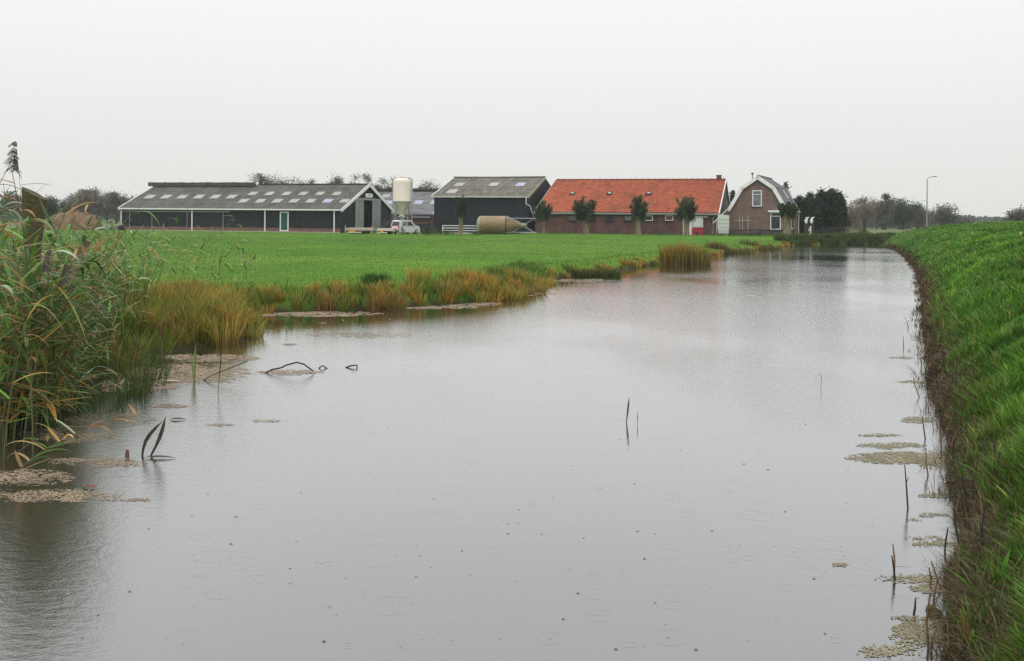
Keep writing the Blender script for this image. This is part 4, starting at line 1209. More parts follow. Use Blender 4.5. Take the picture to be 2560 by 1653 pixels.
for (a, b_) in ((0, 1), (1, 3), (3, 2), (2, 0)):
    (ya, za), (yb2, zb2) = leg[a], leg[b_]
    for xa_, xb_ in ((84, 140), (140, 88)): mb.bar((xa_ * px2, ya, za), (xb_ * px2, yb2, zb2), .05)
mb.build('brace', MT['metal'], ly)

# ---------------------------------------------------------------- white field gate
c0 = at(1106, 583, 112.5); c1 = at(1215, 584, 112.0)
g0 = gz(c0.x, c0.y); d_ = Vector((c1.x - c0.x, c1.y - c0.y, 0)); wd = d_.length
gt = empty('field_gate', (c0.x, c0.y, g0), math.atan2(d_.y, d_.x), 'long white four bar metal field gate before the black shed', 'gate')
for z_ in (.22, .5, .78, 1.05): MB().tube([(0, 0, z_), (wd, 0, z_)], .04, 6).build('rail', MT['white'], gt)
for x_ in (0.03, wd): MB().tube([(x_, 0, 0), (x_, 0, 1.08)], .055, 6).build('upright', MT['white'], gt)
# ---------------------------------------------------------------- parked car (seen from behind, three quarter)
Yc = 115.0
cc = at(1013, 584, Yc); g_ = gz(cc.x, cc.y)
car = empty('parked_car', (cc.x, cc.y, g_), R(52), 'silver white small van parked below the cream silo', 'car')
# local: x forward, y left, z up
side = [(-1.95, .32), (-2.0, .75), (-1.93, 1.05), (-1.72, 1.72), (-1.3, 1.8), (.35, 1.76), (1.05, 1.18), (1.85, 1.0), (2.0, .75), (2.0, .32)]
mb = MB()
nS = len(side)
lv = [(-.82, 1.0), (-.86, .0), (.86, 0), (.82, 1.0)]
def ring_at(y, shrink):
    return [Vector((x, y * (1 - .13 * max(0, (z - 1.0)) / .8), z)) for x, z in side]
rings = [ring_at(-.84, 0), ring_at(.84, 0)]
vs = rings[0] + rings[1]
mb.add(vs, [tuple(range(nS))[::-1], tuple(range(nS, 2 * nS))] + [(i, nS + i, nS + (i + 1) % nS, (i + 1) % nS) for i in range(nS)])
body = mb.build('body', MT['carpaint'], car)
bv = body.modifiers.new('bevel', 'BEVEL'); bv.width = .06; bv.segments = 2
def side_quad(pts, s_):
    o_ = [Vector((x, s_ * (.848 * (1 - .13 * max(0, z - 1.0) / .8) + .006), z)) for x, z in pts]
    q = MB(); q.add(o_, [tuple(range(len(o_))) if s_ > 0 else tuple(range(len(o_)))[::-1]])
    return q
for s_ in (-1, 1):
    side_quad([(-1.45, 1.12), (-1.35, 1.66), (-.5, 1.68), (-.5, 1.12)], s_).build('side_window', MT['curtain'], car)
    side_quad([(-.4, 1.12), (-.4, 1.68), (.3, 1.66), (.85, 1.14)], s_).build('side_window', MT['glass'], car)
    for xw in (-1.25, 1.3):
        wh = MB().lathe([(0.1, -.1), (.3, -.1), (.33, -.06), (.33, .06), (.3, .1), (.1, .1)], (xw, s_ * .8, .33), 18, Matrix.Rotation(R(90), 3, 'X')).build('wheel', MT['tyre'], car)
        MB().lathe([(0, -.115), (.2, -.112), (.21, -.1)], (xw, s_ * .8, .33), 14, Matrix.Rotation(R(90 * s_), 3, 'X')).build('rim', MT['metal'], wh)
    MB().box((-1.985, s_ * .72, .95), (.07, .2, .36)).build('tail_light', MT['redlight'], car)
    MB().box((1.93, s_ * .6, .78), (.15, .3, .16)).build('headlight', MT['curtain'], car)
    MB().box((.75, s_ * .96, 1.12), (.12, .16, .14)).build('mirror', MT['cargrey'], car)
q = MB(); q.add([Vector((-1.925, -.7, 1.1)), Vector((-1.74, -.62, 1.66)), Vector((-1.74, .62, 1.66)), Vector((-1.925, .7, 1.1))], [(0, 3, 2, 1)])
for v_i in range(4): q.v[v_i] = (q.v[v_i][0] - .03, q.v[v_i][1], q.v[v_i][2])
q.build('rear_window', MT['glass'], car)
MB().box((-2.01, 0, .45), (.12, 1.6, .22)).build('bumper', MT['cargrey'], car)
MB().box((-2.02, 0, .8), (.03, .5, .11)).build('number_plate', MT['amber'], car)
car.scale = (.84, .84, .88)
q = MB(); q.add([Vector((.42, -.62, 1.74)), Vector((1.08, -.7, 1.2)), Vector((1.08, .7, 1.2)), Vector((.42, .62, 1.74))], [(0, 1, 2, 3)])
for v_i in range(4): q.v[v_i] = (q.v[v_i][0] + .03, q.v[v_i][1], q.v[v_i][2] + .03)
q.build('windscreen', MT['glass'], car)

# ---------------------------------------------------------------- flat trailers and farm clutter
def slab_trailer(px0, px1, Y, py_top, label, col, rz, deep, amber=True):
    p0, p1 = at(px0, 585, Y), at(px1, 585, Y)
    g_ = gz(p0.x, p0.y); wd = p1.x - p0.x
    zt_ = at(px0, py_top, Y).z - g_
    t = empty('flat_trailer', (p0.x, p0.y, g_), rz, label, 'trailer')
    MB().span((0, 0, zt_ * .5), (wd, deep, zt_)).build('deck', col, t)
    MB().span((.1, -.04, zt_ * .5), (wd * .95, -.003, zt_ * .62)).build('edge_rail', MT['rust'], t)
    for x_ in (wd * .3, wd * .7):
        for y_ in (.2, deep - .2):
            MB().lathe([(0, -.1), (.24, -.1), (.26, 0), (.24, .1), (0, .1)], (x_, y_, .26), 14, Matrix.Rotation(R(90), 3, 'X')).build('wheel', MT['tyre'], t)
    MB().span((wd * .08, -.05, .12), (wd * .6, -.01, .24)).build('rear_bar', MT['offwhite'], t)
    if amber: MB().span((wd * .15, -.07, .26), (wd * .38, -.051, .42)).build('lamp_board', MT['amber'], t)
    mb_ = MB()
    for x_ in (0.05, wd - .05): mb_.tube([(x_, -.02, 0), (x_, -.02, zt_ + .5 * rr.random())], .03, 5)
    mb_.build('stake', MT['offwhite'], t)
slab_trailer(862, 930, 113.0, 570.5, 'flat grey trailer with pale deck below the open barn doors', MT['conc'], R(3), 5.5)
slab_trailer(942, 985, 112.5, 571.5, 'low trailer stacked with pale boards left of the parked car', MT['offwhite'], R(0), 2.2)
hr = MB(); rj = random.Random(5)
c_ = at(975, 584, 117.5); g_ = gz(c_.x, c_.y)
for i in range(9):
    x_ = -1.6 + i * .38
    hr.tube([(x_ - .6, rj.uniform(-.4, .4), .7), (x_ + .2, rj.uniform(-.5, .5), rj.uniform(1.3, 2.0)), (x_ + .9, rj.uniform(-.4, .4), rj.uniform(.7, 1.2))], .035, 5)
hr.tube([(-2.2, 0, .65), (1.6, 0, .75)], .06, 6); hr.tube([(-1.0, -.3, .7), (1.4, -.2, 2.1)], .05, 6); hr.tube([(-1.2, 0, 0), (-1.0, 0, 1.2)], .05, 6); hr.tube([(1.2, 0, 0), (1.1, 0, 1.4)], .05, 6)
tag(hr.build('hay_tedder', MT['gmetal'], None, (c_.x, c_.y, g_)), 'tangled dark steel hay machine between trailer and silo legs', 'farm machine')
c_ = at(1052, 584, 119); g_ = gz(c_.x, c_.y)
bt = empty('box_trailer', (c_.x, c_.y, g_), R(-10), 'dark blue black box trailer right of the silver van', 'trailer')
MB().span((-1.1, -.7, .35), (.9, .9, 1.15)).build('box', M('dark_blue_paint', (.015, .02, .04), .4, .2, 3), bt)
MB().span((-1.15, -.74, 1.15), (.95, .94, 1.22)).build('rim_rail', MT['gmetal'], bt)
for x_ in (-.6, .5): MB().lathe([(0, -.1), (.3, -.1), (.33, 0), (.3, .1), (0, .1)], (x_, -.72, .33), 14, Matrix.Rotation(R(90), 3, 'X')).build('wheel', MT['tyre'], bt)
c_ = at(1005, 587, 111.5); g_ = gz(c_.x, c_.y)
tag(MB().tube([(0, 0, -.1), (.02, 0, .9)], .1, 7).build('wooden_stake', MT['rust'], None, (c_.x, c_.y, g_)), 'short brown stake standing before the silver van', 'post')
# hay heap and tarp heap left of the barn
def heap(name, px0, px1, Y, py_top, label, cat, mat, deep, seed, flat=.6):
    p0, p1 = at(px0, 580, Y), at(px1, 580, Y); wd = p1.x - p0.x
    g_ = gz((p0.x + p1.x) / 2, Y)
    h_ = at(px0, py_top, Y).z - g_
    u = np.linspace(0, 1, 46); X_, Y_ = np.meshgrid(u, u)
    prof_ = np.minimum(1, (1 - np.abs(2 * X_ - 1) ** 2.2) ** .8 * 1.35) * np.minimum(1, (1 - np.abs(2 * Y_ - 1) ** 2.2) ** .8 * 1.35)
    Zh = h_ * (prof_ ** flat) * (.78 + .44 * fbm(X_ * 6, Y_ * 5, seed, 4)) - .05
    Zh[0, :] = Zh[-1, :] = Zh[:, 0] = Zh[:, -1] = -.1
    V = np.stack([X_.ravel() * wd - wd / 2, (Y_.ravel() - .5) * deep, Zh.ravel()], 1)
    ix = np.arange(46 * 46).reshape(46, 46)
    q_ = np.stack([ix[:-1, :-1], ix[:-1, 1:], ix[1:, 1:], ix[1:, :-1]], -1).reshape(-1, 4)
    o_ = np_mesh(name, V, [q_], mat, None, None, True)
    o_.location = ((p0.x + p1.x) / 2, Y, g_)
    return tag(o_, label, cat)
heap('straw_heap', 126, 240, 127, 536, 'brown straw and silage heap in the field left of the barn', 'heap', MT['hay'], 6, 5)
heap('tyre_cover', 152, 232, 128.5, 533, 'dark plastic cover lying on the straw heap', 'cover', M('dark_silage_cover', (.05, .03, .025), .8, .4, 2.5, col2=(.16, .09, .05)), 4, 9)
heap('tarp_heap', 255, 306, 126, 563, 'low black tarp heap at the left corner of the long barn', 'heap', MT['tarp'], 3, 7)
c_ = at(262, 566, 124.5)
mb = MB(); mb.box((1.1, 0, .1), (2.6, .2, .06), Euler((0, R(-7), 0))); tag(mb.build('plank', MT['conc'], None, c_), 'pale plank lying on the black tarp heap', 'plank')
# lamp post on the dike road and thin pole on the left
Yp = 136.0
pt = at(2318, 449, Yp); g_ = gz(pt.x, Yp)
lp = empty('street_lamp', (pt.x, Yp, g_), 0, 'tall grey street lamp with curved arm rising behind the dike', 'street lamp')
H_ = pt.z - g_
MB().tube([(0, 0, 0), (0, 0, H_ * .45), (0, 0, H_ - .1)], [.11, .085, .06], 10).build('pole', MT['lamppost'], lp)
MB().tube([(0, 0, H_ - .12), (.06, 0, H_ + .12), (.3, 0, H_ + .3), (.75, 0, H_ + .4)], .045, 8).build('arm', MT['lamppost'], lp)
MB().box((1.0, 0, H_ + .43), (.62, .2, .11), Euler((0, R(-8), 0))).box((1.05, 0, H_ + .37), (.4, .14, .06), Euler((0, R(-8), 0))).build('lamp_head', MT['metal'], lp)
c_ = at(239, 560, 150); g_ = gz(c_.x, 150)
tag(MB().tube([(0, 0, 0), (0, 0, at(239, 466, 150).z - g_)], [.1, .07], 8).build('pole', MT['barkd'], None, (c_.x, 150, g_)), 'thin dark pole among the hazy trees left of the barn', 'pole')

# ================================================================ TREES
def rot_quads(cn, size, asp=.6):
    n = len(cn)
    v1 = RNG.normal(0, 1, (n, 3)); v1 /= np.linalg.norm(v1, axis=1)[:, None]
    v2 = RNG.normal(0, 1, (n, 3)); v2 -= (v2 * v1).sum(1)[:, None] * v1; v2 /= np.linalg.norm(v2, axis=1)[:, None]
    a, b = v1 * size[:, None] * .5, v2 * size[:, None] * .5 * asp
    V = np.stack([cn - a, cn + b, cn + a, cn - b], 1).reshape(-1, 3)
    q = (np.arange(n) * 4)[:, None] + np.arange(4)[None, :]
    return V, q

def crown_obj(name, cn, size, col, parent, asp=.6):
    V, q = rot_quads(cn, size, asp)
    return np_mesh(name, V, [q], MT['leaf'], np.repeat(col, 4, 0), parent)

def tree(name, label, px, Y, py_top, w_px, cols, n=2600, leaf=.24, base=.25, nclus=16, crad=.22, trunk=.16, group=None, cat='tree', bark='barkd', flat=1.0, seedv=0, twigs=True, zb=None):
    rg = np.random.default_rng(abs(hash((px, py_top, seedv))) % 100000 if False else int(px * 7 + py_top * 13 + seedv))
    a = ray(px, 560)[0]; x = a * Y
    g_ = gz(x, Y) if zb is None else zb
    H = at(px, py_top, Y).z - g_
    W = w_px * 1.3 / F * Y
    n = int(n * 2.9); nclus = int(nclus * 1.8); leaf *= .85; base = max(.06, base - .09)
    t = empty(name, (x, Y, g_), rg.uniform(0, 6), label, cat, group)
    zc = H * (base + 1) / 2; rz_ = H * (1 - base) / 2
    cl = []
    for i in range(nclus):
        d = rg.normal(0, 1, 3); d /= np.linalg.norm(d)
        r_ = rg.uniform(.15, .92)
        cl.append((d[0] * r_ * W / 2, d[1] * r_ * W / 2, zc + d[2] * r_ * rz_ * flat))
    cl = np.array(cl)
    cl[0] = (rg.normal(0, .1) * W, 0, H - W * crad * 1.0)
    mb_ = MB()
    hb = H * base * .8
    lean = rg.normal(0, .03, 2) * H
    mb_.tube([(0, 0, -.2), (lean[0] * .3, lean[1] * .3, hb), (lean[0], lean[1], zc), (lean[0] * 1.2, lean[1] * 1.2, H * .88)], [trunk * 1.25, trunk, trunk * .6, trunk * .15], 8)
    for c in cl:
        s0 = min(max(hb * .8, c[2] * .55), H * .8)
        p0 = Vector((lean[0] * s0 / H, lean[1] * s0 / H, s0)); p2 = Vector(c)
        pm = (p0 + p2) / 2 + Vector((rg.normal(0, .06) * W, rg.normal(0, .06) * W, .04 * H))
        mb_.tube([p0, pm, p2], [trunk * .42, trunk * .25, trunk * .08], 5, False)
        if twigs:
            for _ in range(3):
                e = p2 + Vector(rg.normal(0, 1, 3)) * W * crad * .8
                mb_.tube([pm.lerp(p2, .6), p2.lerp(e, .5) + Vector((0, 0, .05)), e], [trunk * .14, trunk * .09, trunk * .04], 4, False)
    mb_.build('trunk', MT[bark], t)
    pr = rg.uniform(.5, 1.4, nclus); pr /= pr.sum()
    ci = rg.choice(nclus, n, p=pr)
    cr = rg.uniform(.6, 1.25, nclus) * W * crad
    cr[0] = 1.25 * W * crad
    off = rg.normal(0, 1, (n, 3)); off /= np.linalg.norm(off, axis=1)[:, None]
    off *= (rg.random(n) ** .6)[:, None] * (1 + .5 * (rg.random(n) < .15))[:, None]
    cn = cl[ci] + off * cr[ci][:, None] * np.array([1, 1, .72])
    cn += rg.normal(0, .035, (n, 3)) * W
    cn[:, 2] = np.minimum(cn[:, 2], H * 1.0 + rg.normal(0, .015, n) * H)
    base_c = np.array(cols)[rg.choice(len(cols), nclus)]
    col = base_c[ci] * rg.uniform(.55, 1.45, (n, 1))
    crown_obj('crown', cn, rg.uniform(.6, 1.5, n) * leaf, col, t)
    return t

HAZED_DULL = [(.10, .11, .08), (.13, .12, .09), (.085, .10, .078)]  # far tree palettes greyed and lightened: distance haze mixed into leaf colour
BROWN = [(.19, .15, .10), (.15, .13, .09), (.23, .18, .12)]
GREEN = [(.055, .085, .06), (.07, .10, .064), (.05, .075, .056)]
# left, beyond the straw heap
tree('field_tree', 'dark open crowned tree beside the big mossy post at far left', 120, 165, 489, 62, GREEN, 1500, .26, .28, 16, .17, .16, 'trees far left of the barn')
tree('field_tree', 'small thin leafed tree left of the straw heap', 160, 175, 492, 34, HAZED_DULL, 700, .24, .2, 12, .17, .11, 'trees far left of the barn')
for i, (px, top, wpx, cols, lab) in enumerate(((28, 480, 60, HAZED_DULL, 'hazy brown tree at the left picture edge'), (70, 488, 48, HAZED_DULL, 'hazy low tree behind the mossy post'), (186, 478, 44, HAZED_DULL, 'hazy round tree behind the straw heap'), (210, 474, 46, BROWN, 'hazy brownish tree behind the straw heap'), (240, 466, 44, HAZED_DULL, 'tallest hazy tree beside the thin dark pole'), (268, 478, 46, BROWN, 'hazy brown tree right of the thin dark pole'), (290, 475, 40, HAZED_DULL, 'hazy dull green tree left of the barn roof edge'), (322, 484, 56, BROWN, 'low brown hazy tree touching the barn roof edge'))):
    tree('wood_tree', lab, px, 232 + (i % 3) * 9, top, wpx, cols, 2300, .34, .14, 20, .24, .2, 'hazy wood left of the barn')
# skyline crowns behind the barns
for i, (px, top, wpx, lab) in enumerate(((645, 436, 40, 'tree crown showing over the long barn ridge, leftmost'), (688, 434, 44, 'tree crown over the barn ridge left of its middle'), (735, 441, 46, 'wide tree crown over the barn ridge at its middle'), (775, 449, 26, 'thin low tree crown over the barn ridge'), (842, 434, 44, 'dense tree crown behind the barn gable, left one'), (882, 436, 34, 'tree crown just left of the barn gable peak'), (922, 434, 36, 'tall tree crown just right of the barn gable peak'), (955, 446, 44, 'tree crown left of the cream silo'), (985, 441, 30, 'tree crown directly behind the cream silo'), (1062, 451, 40, 'thin tree crown right of the cream silo'), (1092, 455, 40, 'thin tree crown left of the black shed roof'))):
    tree('skyline_tree', lab, px, 178 + (i % 4) * 6, top - 4, wpx * 1.45, [(.05, .075, .03), (.075, .09, .04), (.07, .072, .038)], 1900, .22, .3, 18, .19, .15, 'trees rising behind the barns')  # leaf colours lightened to carry some distance haze
# evergreens right of the farmhouse
def conifer(px, Y, top, wpx, label, seedv=0, n=12000, tops=5):
    rg = np.random.default_rng(int(px * 3 + seedv))
    x = ray(px, 560)[0] * Y; g_ = gz(x, Y)
    H = at(px, top, Y).z - g_; W = wpx * 1.22 / F * Y
    t = empty('evergreen_tree', (x, Y, g_), 0, label, 'tree', 'evergreens beside the farmhouse')
    MB().tube([(0, 0, -.1), (0, 0, H * .9)], [.18, .04], 7).build('trunk', MT['barkd'], t)
    lobes = [(0, 0, 1.0, 1.0)] + [(rg.uniform(-.26, .26) * W, rg.uniform(-.26, .26) * W, rg.uniform(.72, .99), rg.uniform(.5, .8)) for _ in range(tops)]
    li = rg.choice(len(lobes), n)
    lb = np.array(lobes)[li]
    tz = rg.random(n) ** .8
    rad = (W / 2) * lb[:, 3] * np.clip(1 - tz ** 2.6, 0, 1) ** .75 * (.8 + .2 * np.minimum(1, tz * 5))
    an = rg.uniform(0, 2 * np.pi, n)
    r_ = rad * (rg.random(n) ** .33) * (1 + .14 * np.sin(an * 5 + tz * 19 + li * 2)) + .05
    cn = np.stack([lb[:, 0] + r_ * np.cos(an), lb[:, 1] + r_ * np.sin(an), tz * H * lb[:, 2]], 1) + rg.normal(0, .1, (n, 3)) * (1 + 2.2 * (rg.random((n, 1)) < .12))
    # leading spikes
    sp = []
    for (lx, ly_, lh, _) in lobes:
        for k_ in range(26): sp.append((lx + rg.normal(0, .05), ly_ + rg.normal(0, .05), lh * H * (.94 + .075 * k_ / 26)))
    cn = np.concatenate([cn, np.array(sp)])
    m_ = len(cn)
    col = np.array([(.010, .026, .012), (.018, .044, .018), (.03, .064, .024)])[rg.choice(3, m_, p=[.5, .35, .15])] * rg.uniform(.6, 1.4, (m_, 1))
    crown_obj('crown', cn, np.concatenate([rg.uniform(.18, .42, n), rg.uniform(.07, .13, len(sp))]), col, t, .45)
for px, Y, top, wpx, lab in ((1998, 124, 493, 44, 'dark evergreen touching the farmhouse roof edge'), (2024, 123, 484, 44, 'dark evergreen behind the white goose ornaments'), (2052, 124, 478, 46, 'dark evergreen in the middle of the hedge row'), (2078, 124, 474, 48, 'tallest dark evergreen of the hedge row'), (2096, 123, 483, 38, 'rightmost dark evergreen of the hedge row')):
    conifer(px, Y, top, wpx, lab)
conifer(1832, 138, 478, 18, 'slim evergreen tip between stable and farmhouse roof', 2, 1500, 1)
conifer(1963, 140, 457, 30, 'evergreen tip rising behind the farmhouse roof', 3, 2000, 1)
# right, beyond the canal end
for i, (px, Y, top, wpx, cols, n_, base, lab) in enumerate((
    (2124, 200, 509, 50, BROWN, 1300, .15, 'sparse brown tree right of the evergreens'),
    (2160, 215, 489, 58, BROWN, 2000, .2, 'pale brown autumn tree beyond the canal end'),
    (2190, 220, 490, 50, BROWN, 1700, .2, 'second brown autumn tree left of the dark crown'),
    (2216, 205, 484, 52, HAZED_DULL, 2300, .15, 'tall dull green tree, highest right of the evergreens'),
    (2256, 195, 495, 66, GREEN, 3200, .08, 'dense dark bluish green tree left of the street lamp'),
    (2296, 205, 501, 56, BROWN, 2400, .1, 'brown green tree just left of the street lamp'),
    (2362, 190, 507, 66, HAZED_DULL, 1500, .22, 'open branched tree right of the street lamp'),
    (2412, 230, 540, 50, HAZED_DULL, 900, .1, 'low hazy bush on the dike skyline'),
    (2552, 170, 512, 56, HAZED_DULL, 1200, .25, 'dark tree cut by the right picture edge'),
    (2530, 200, 540, 40, HAZED_DULL, 800, .1, 'low bush beside the tree at the right edge'))):
    tree('roadside_tree', lab, px, Y, top, wpx, cols, n_, .30, base, 18, .2, .17, 'trees beyond the canal end', zb=.5)
# far hazy woods
def wood(name, px0, px1, Y, tops, label, n=5000):
    rg = np.random.default_rng(int(px0) + 100)
    pxs = rg.uniform(px0, px1, n)
    tp = np.interp(pxs, *zip(*tops)) + 4 * (fbm(pxs * .11, pxs * 0, 5, 4) - .5) * 3
    x = np.array([ray(p, 555)[0] for p in pxs]) * Y
    H = np.array([at(p, t_, Y).z for p, t_ in zip(pxs, tp)])
    cn = np.stack([x, Y + rg.uniform(-14, 14, n), .3 + (H - .3) * rg.random(n) ** .6], 1)
    V, q_ = rot_quads(cn, rg.uniform(.8, 2.0, n) * Y / 600, .8)
    o_ = np_mesh(name, V, [q_], MT['leaf'], np.repeat(np.array(GREEN)[rg.choice(3, n)] * rg.uniform(.6, 1.3, (n, 1)), 4, 0))
    return tag(o_, label, kind='stuff')
wood('far_wood', 2380, 2575, 560, [(2380, 541), (2410, 543), (2440, 550), (2460, 545), (2490, 545), (2510, 553), (2575, 553)], 'far hazy line of woods over the dike', 5200)
wood('wood_undergrowth', -40, 318, 262, [(-40, 524), (30, 518), (120, 530), (170, 512), (318, 516)], 'hazy undergrowth at the foot of the left wood', 5000)
wood('far_hedge', -40, 420, 420, [(-40, 520), (60, 528), (120, 522), (420, 524)], 'far hazy woods behind the left trees', 4200)
wood('wood_undergrowth', 2105, 2345, 245, [(2105, 530), (2200, 522), (2345, 534)], 'hazy undergrowth below the trees beyond the canal end', 4500)
wood('far_hedge', 2090, 2400, 330, [(2090, 535), (2200, 538), (2400, 545)], 'hazy scrub behind the roadside trees', 4200)
wood('far_hedge', 420, 2100, 480, [(420, 530), (900, 533), (1500, 540), (2100, 545)], 'distant hazy woods behind the farm', 6000)

# pollard willows along the far edge of the meadow
def willow(px, Y, top, bot_crown, wpx, tw, lab, seedv, shoots=20, spread=1.0, ty=None):
    rg = np.random.default_rng(seedv)
    x = ray(px, 580)[0] * Y; g_ = gz(x, Y)
    s_ = Y / F
    H = at(px, top, Y).z - g_; zb_ = at(px, bot_crown, Y).z - g_; W = wpx * s_
    t = empty('pollard_willow', (x, Y, g_), 0, lab, 'tree', 'pollard willows along the meadow edge')
    r_ = tw * s_ / 2
    mb_ = MB()
    b_ = rg.normal(0, .04, 2)
    mb_.tube([(0, 0, -.15), (0, 0, .1), (b_[0], b_[1], zb_ * .5), (0, 0, zb_ + .1), (0, 0, zb_ + .35)], [r_ * 1.5, r_ * 1.12, r_ * .95, r_ * 1.1, r_ * 1.35], 12)
    mb_.build('trunk', MT['bark'], t)
    head = Vector((0, 0, zb_ + .3))
    tips, pts, cc = [], [], []
    sm = MB()
    for i in range(shoots):
        a = rg.uniform(0, 6.28); k_ = rg.random() ** .7
        top_h = (H - zb_) * (1.02 - .45 * k_ * rg.uniform(.6, 1.2))
        top_h *= rg.uniform(.62, 1.0) if rg.random() < .55 else 1.0
        e = Vector((math.cos(a) * k_ * W * .52 * spread, math.sin(a) * k_ * W * .52, zb_ + top_h))
        m_ = head + (e - head) * .5 + Vector((math.cos(a) * .12 * W * k_, math.sin(a) * .12 * W * k_, -.05))
        sm.tube([head, m_, e], [.05, .03, .008], 5, False)
        for q_ in range(210):
            tq = rg.uniform(.12, 1.0)
            p = (head * (1 - tq) ** 2 + m_ * 2 * tq * (1 - tq) + e * tq ** 2)
            p = p + Vector(rg.normal(0, 1, 3)) * W * .085 * (1.25 - .75 * tq)
            pts.append(p); cc.append(i)
        # drooping low foliage
        for q_ in range(60):
            pts.append(head + Vector((math.cos(a) * W * .40 * rg.random() ** .5, math.sin(a) * W * .4 * rg.random() ** .5, rg.normal(.05, .28)))); cc.append(i)
    sm.build('shoots', MT['barkd'], t)
    pts = np.array([tuple(p) for p in pts]); cc = np.array(cc)
    bc = np.array([(.014, .038, .013), (.027, .066, .02), (.055, .11, .035)])[rg.choice(3, shoots, p=[.45, .38, .17])]
    col = bc[cc] * rg.uniform(.55, 1.5, (len(cc), 1))
    crown_obj('crown', pts, rg.uniform(.12, .26, len(pts)), col, t, .5)
willow(1152, 109, 480, 541, 36, 10, 'slim pollard willow before the black shed', 1, 13, .8)
willow(1358.5, 108.5, 500, 549, 48, 7, 'round pollard willow at the left end of the red roof', 2, 20)
willow(1464, 108, 489, 549, 64, 13, 'widest pollard willow before the brick stable', 3, 26)
willow(1596, 108, 489, 548, 48, 13, 'pollard willow with two upright tufts before the brick stable', 4, 18, 1.1)
willow(1716.5, 107.5, 484, 549, 58, 15, 'dark pollard willow beside the red half door', 5, 20, 1.0)
willow(1968, 104, 499, 541, 50, 19, 'thick trunked pollard willow before the farmhouse corner', 6, 22)

# scrub at the foot of the sheds
def scrub(name, px, Y, py, wpx, hgt, cols, label, n=500, leaf=.14, seedv=0):
    rg = np.random.default_rng(int(px) + seedv)
    x = ray(px, py)[0] * Y; g_ = gz(x, Y); W = wpx / F * Y
    k_ = 7
    c = np.stack([rg.uniform(-.5, .5, k_) * W * .8, rg.uniform(-.3, .3, k_), rg.uniform(.25, .62, k_) * hgt], 1)
    i_ = rg.choice(k_, n)
    pts = c[i_] + rg.normal(0, 1, (n, 3)) * np.array([W * .13, .25, hgt * .17])
    pts[:, 2] = np.abs(pts[:, 2])
    V, q_ = rot_quads(pts, rg.uniform(.6, 1.5, n) * leaf, .5)
    o_ = np_mesh(name, V, [q_], MT['leaf'], np.repeat(np.array(cols)[rg.choice(len(cols), n)] * rg.uniform(.6, 1.4, (n, 1)), 4, 0))
    o_.location = (x, Y, g_)
    return tag(o_, label, 'bush')
scrub('bush', 1078, 112, 585, 40, 1.3, [(.03, .045, .022), (.06, .06, .03)], 'grey green scrub bush left of the white field gate', 900)
scrub('bush', 1110, 110.5, 588, 60, .6, [(.03, .055, .02), (.05, .06, .03)], 'low weeds under the white field gate', 600, .12)
scrub('bush', 1190, 109.5, 590, 60, .35, [(.04, .07, .02), (.1, .08, .04)], 'low weeds under the lying silo', 500, .1)
scrub('bush', 1270, 109.5, 590, 70, .35, [(.04, .08, .02), (.12, .1, .05)], 'dry weeds under the cone of the lying silo', 500, .1)
scrub('bush', 2158, 108, 588, 30, 1.0, [(.12, .11, .03), (.06, .08, .02)], 'yellowing bush at the end of the pale picket fence', 420)
for i, (px, wpx) in enumerate(((1400, 60), (1530, 80), (1650, 70), (1790, 60), (1860, 80))):
    scrub('bush', px, 108.3 + (i % 2) * .4, 590, wpx, .34, [(.03, .075, .018), (.05, .1, .02)], ('low weeds at the stable wall by the round willow', 'low weeds at the stable wall between two willows', 'low weeds at the stable wall below white framed windows', 'low weeds at the foot of the board gate', 'low weeds along the dark picket fence')[i], 420, .1, i)

# ================================================================ REEDS, POSTS, FLOATING THINGS
def strip(mb_, pts, wds, nrm):
    """leaf strip along pts with half widths, folded slightly along the mid rib"""
    vs, n = [], len(pts)
    for i, p in enumerate(pts):
        d = (pts[min(i + 1, n - 1)] - pts[max(i - 1, 0)]).normalized()
        s_ = d.cross(nrm).normalized()
        u = s_.cross(d)
        vs += [p - s_ * wds[i] + u * wds[i] * .35, p, p + s_ * wds[i] + u * wds[i] * .35]
    fs = []
    for i in range(n - 1):
        fs += [(3 * i, 3 * i + 1, 3 * i + 4, 3 * i + 3), (3 * i + 1, 3 * i + 2, 3 * i + 5, 3 * i + 4)]
    mb_.add(vs, fs, True)
    return len(vs)

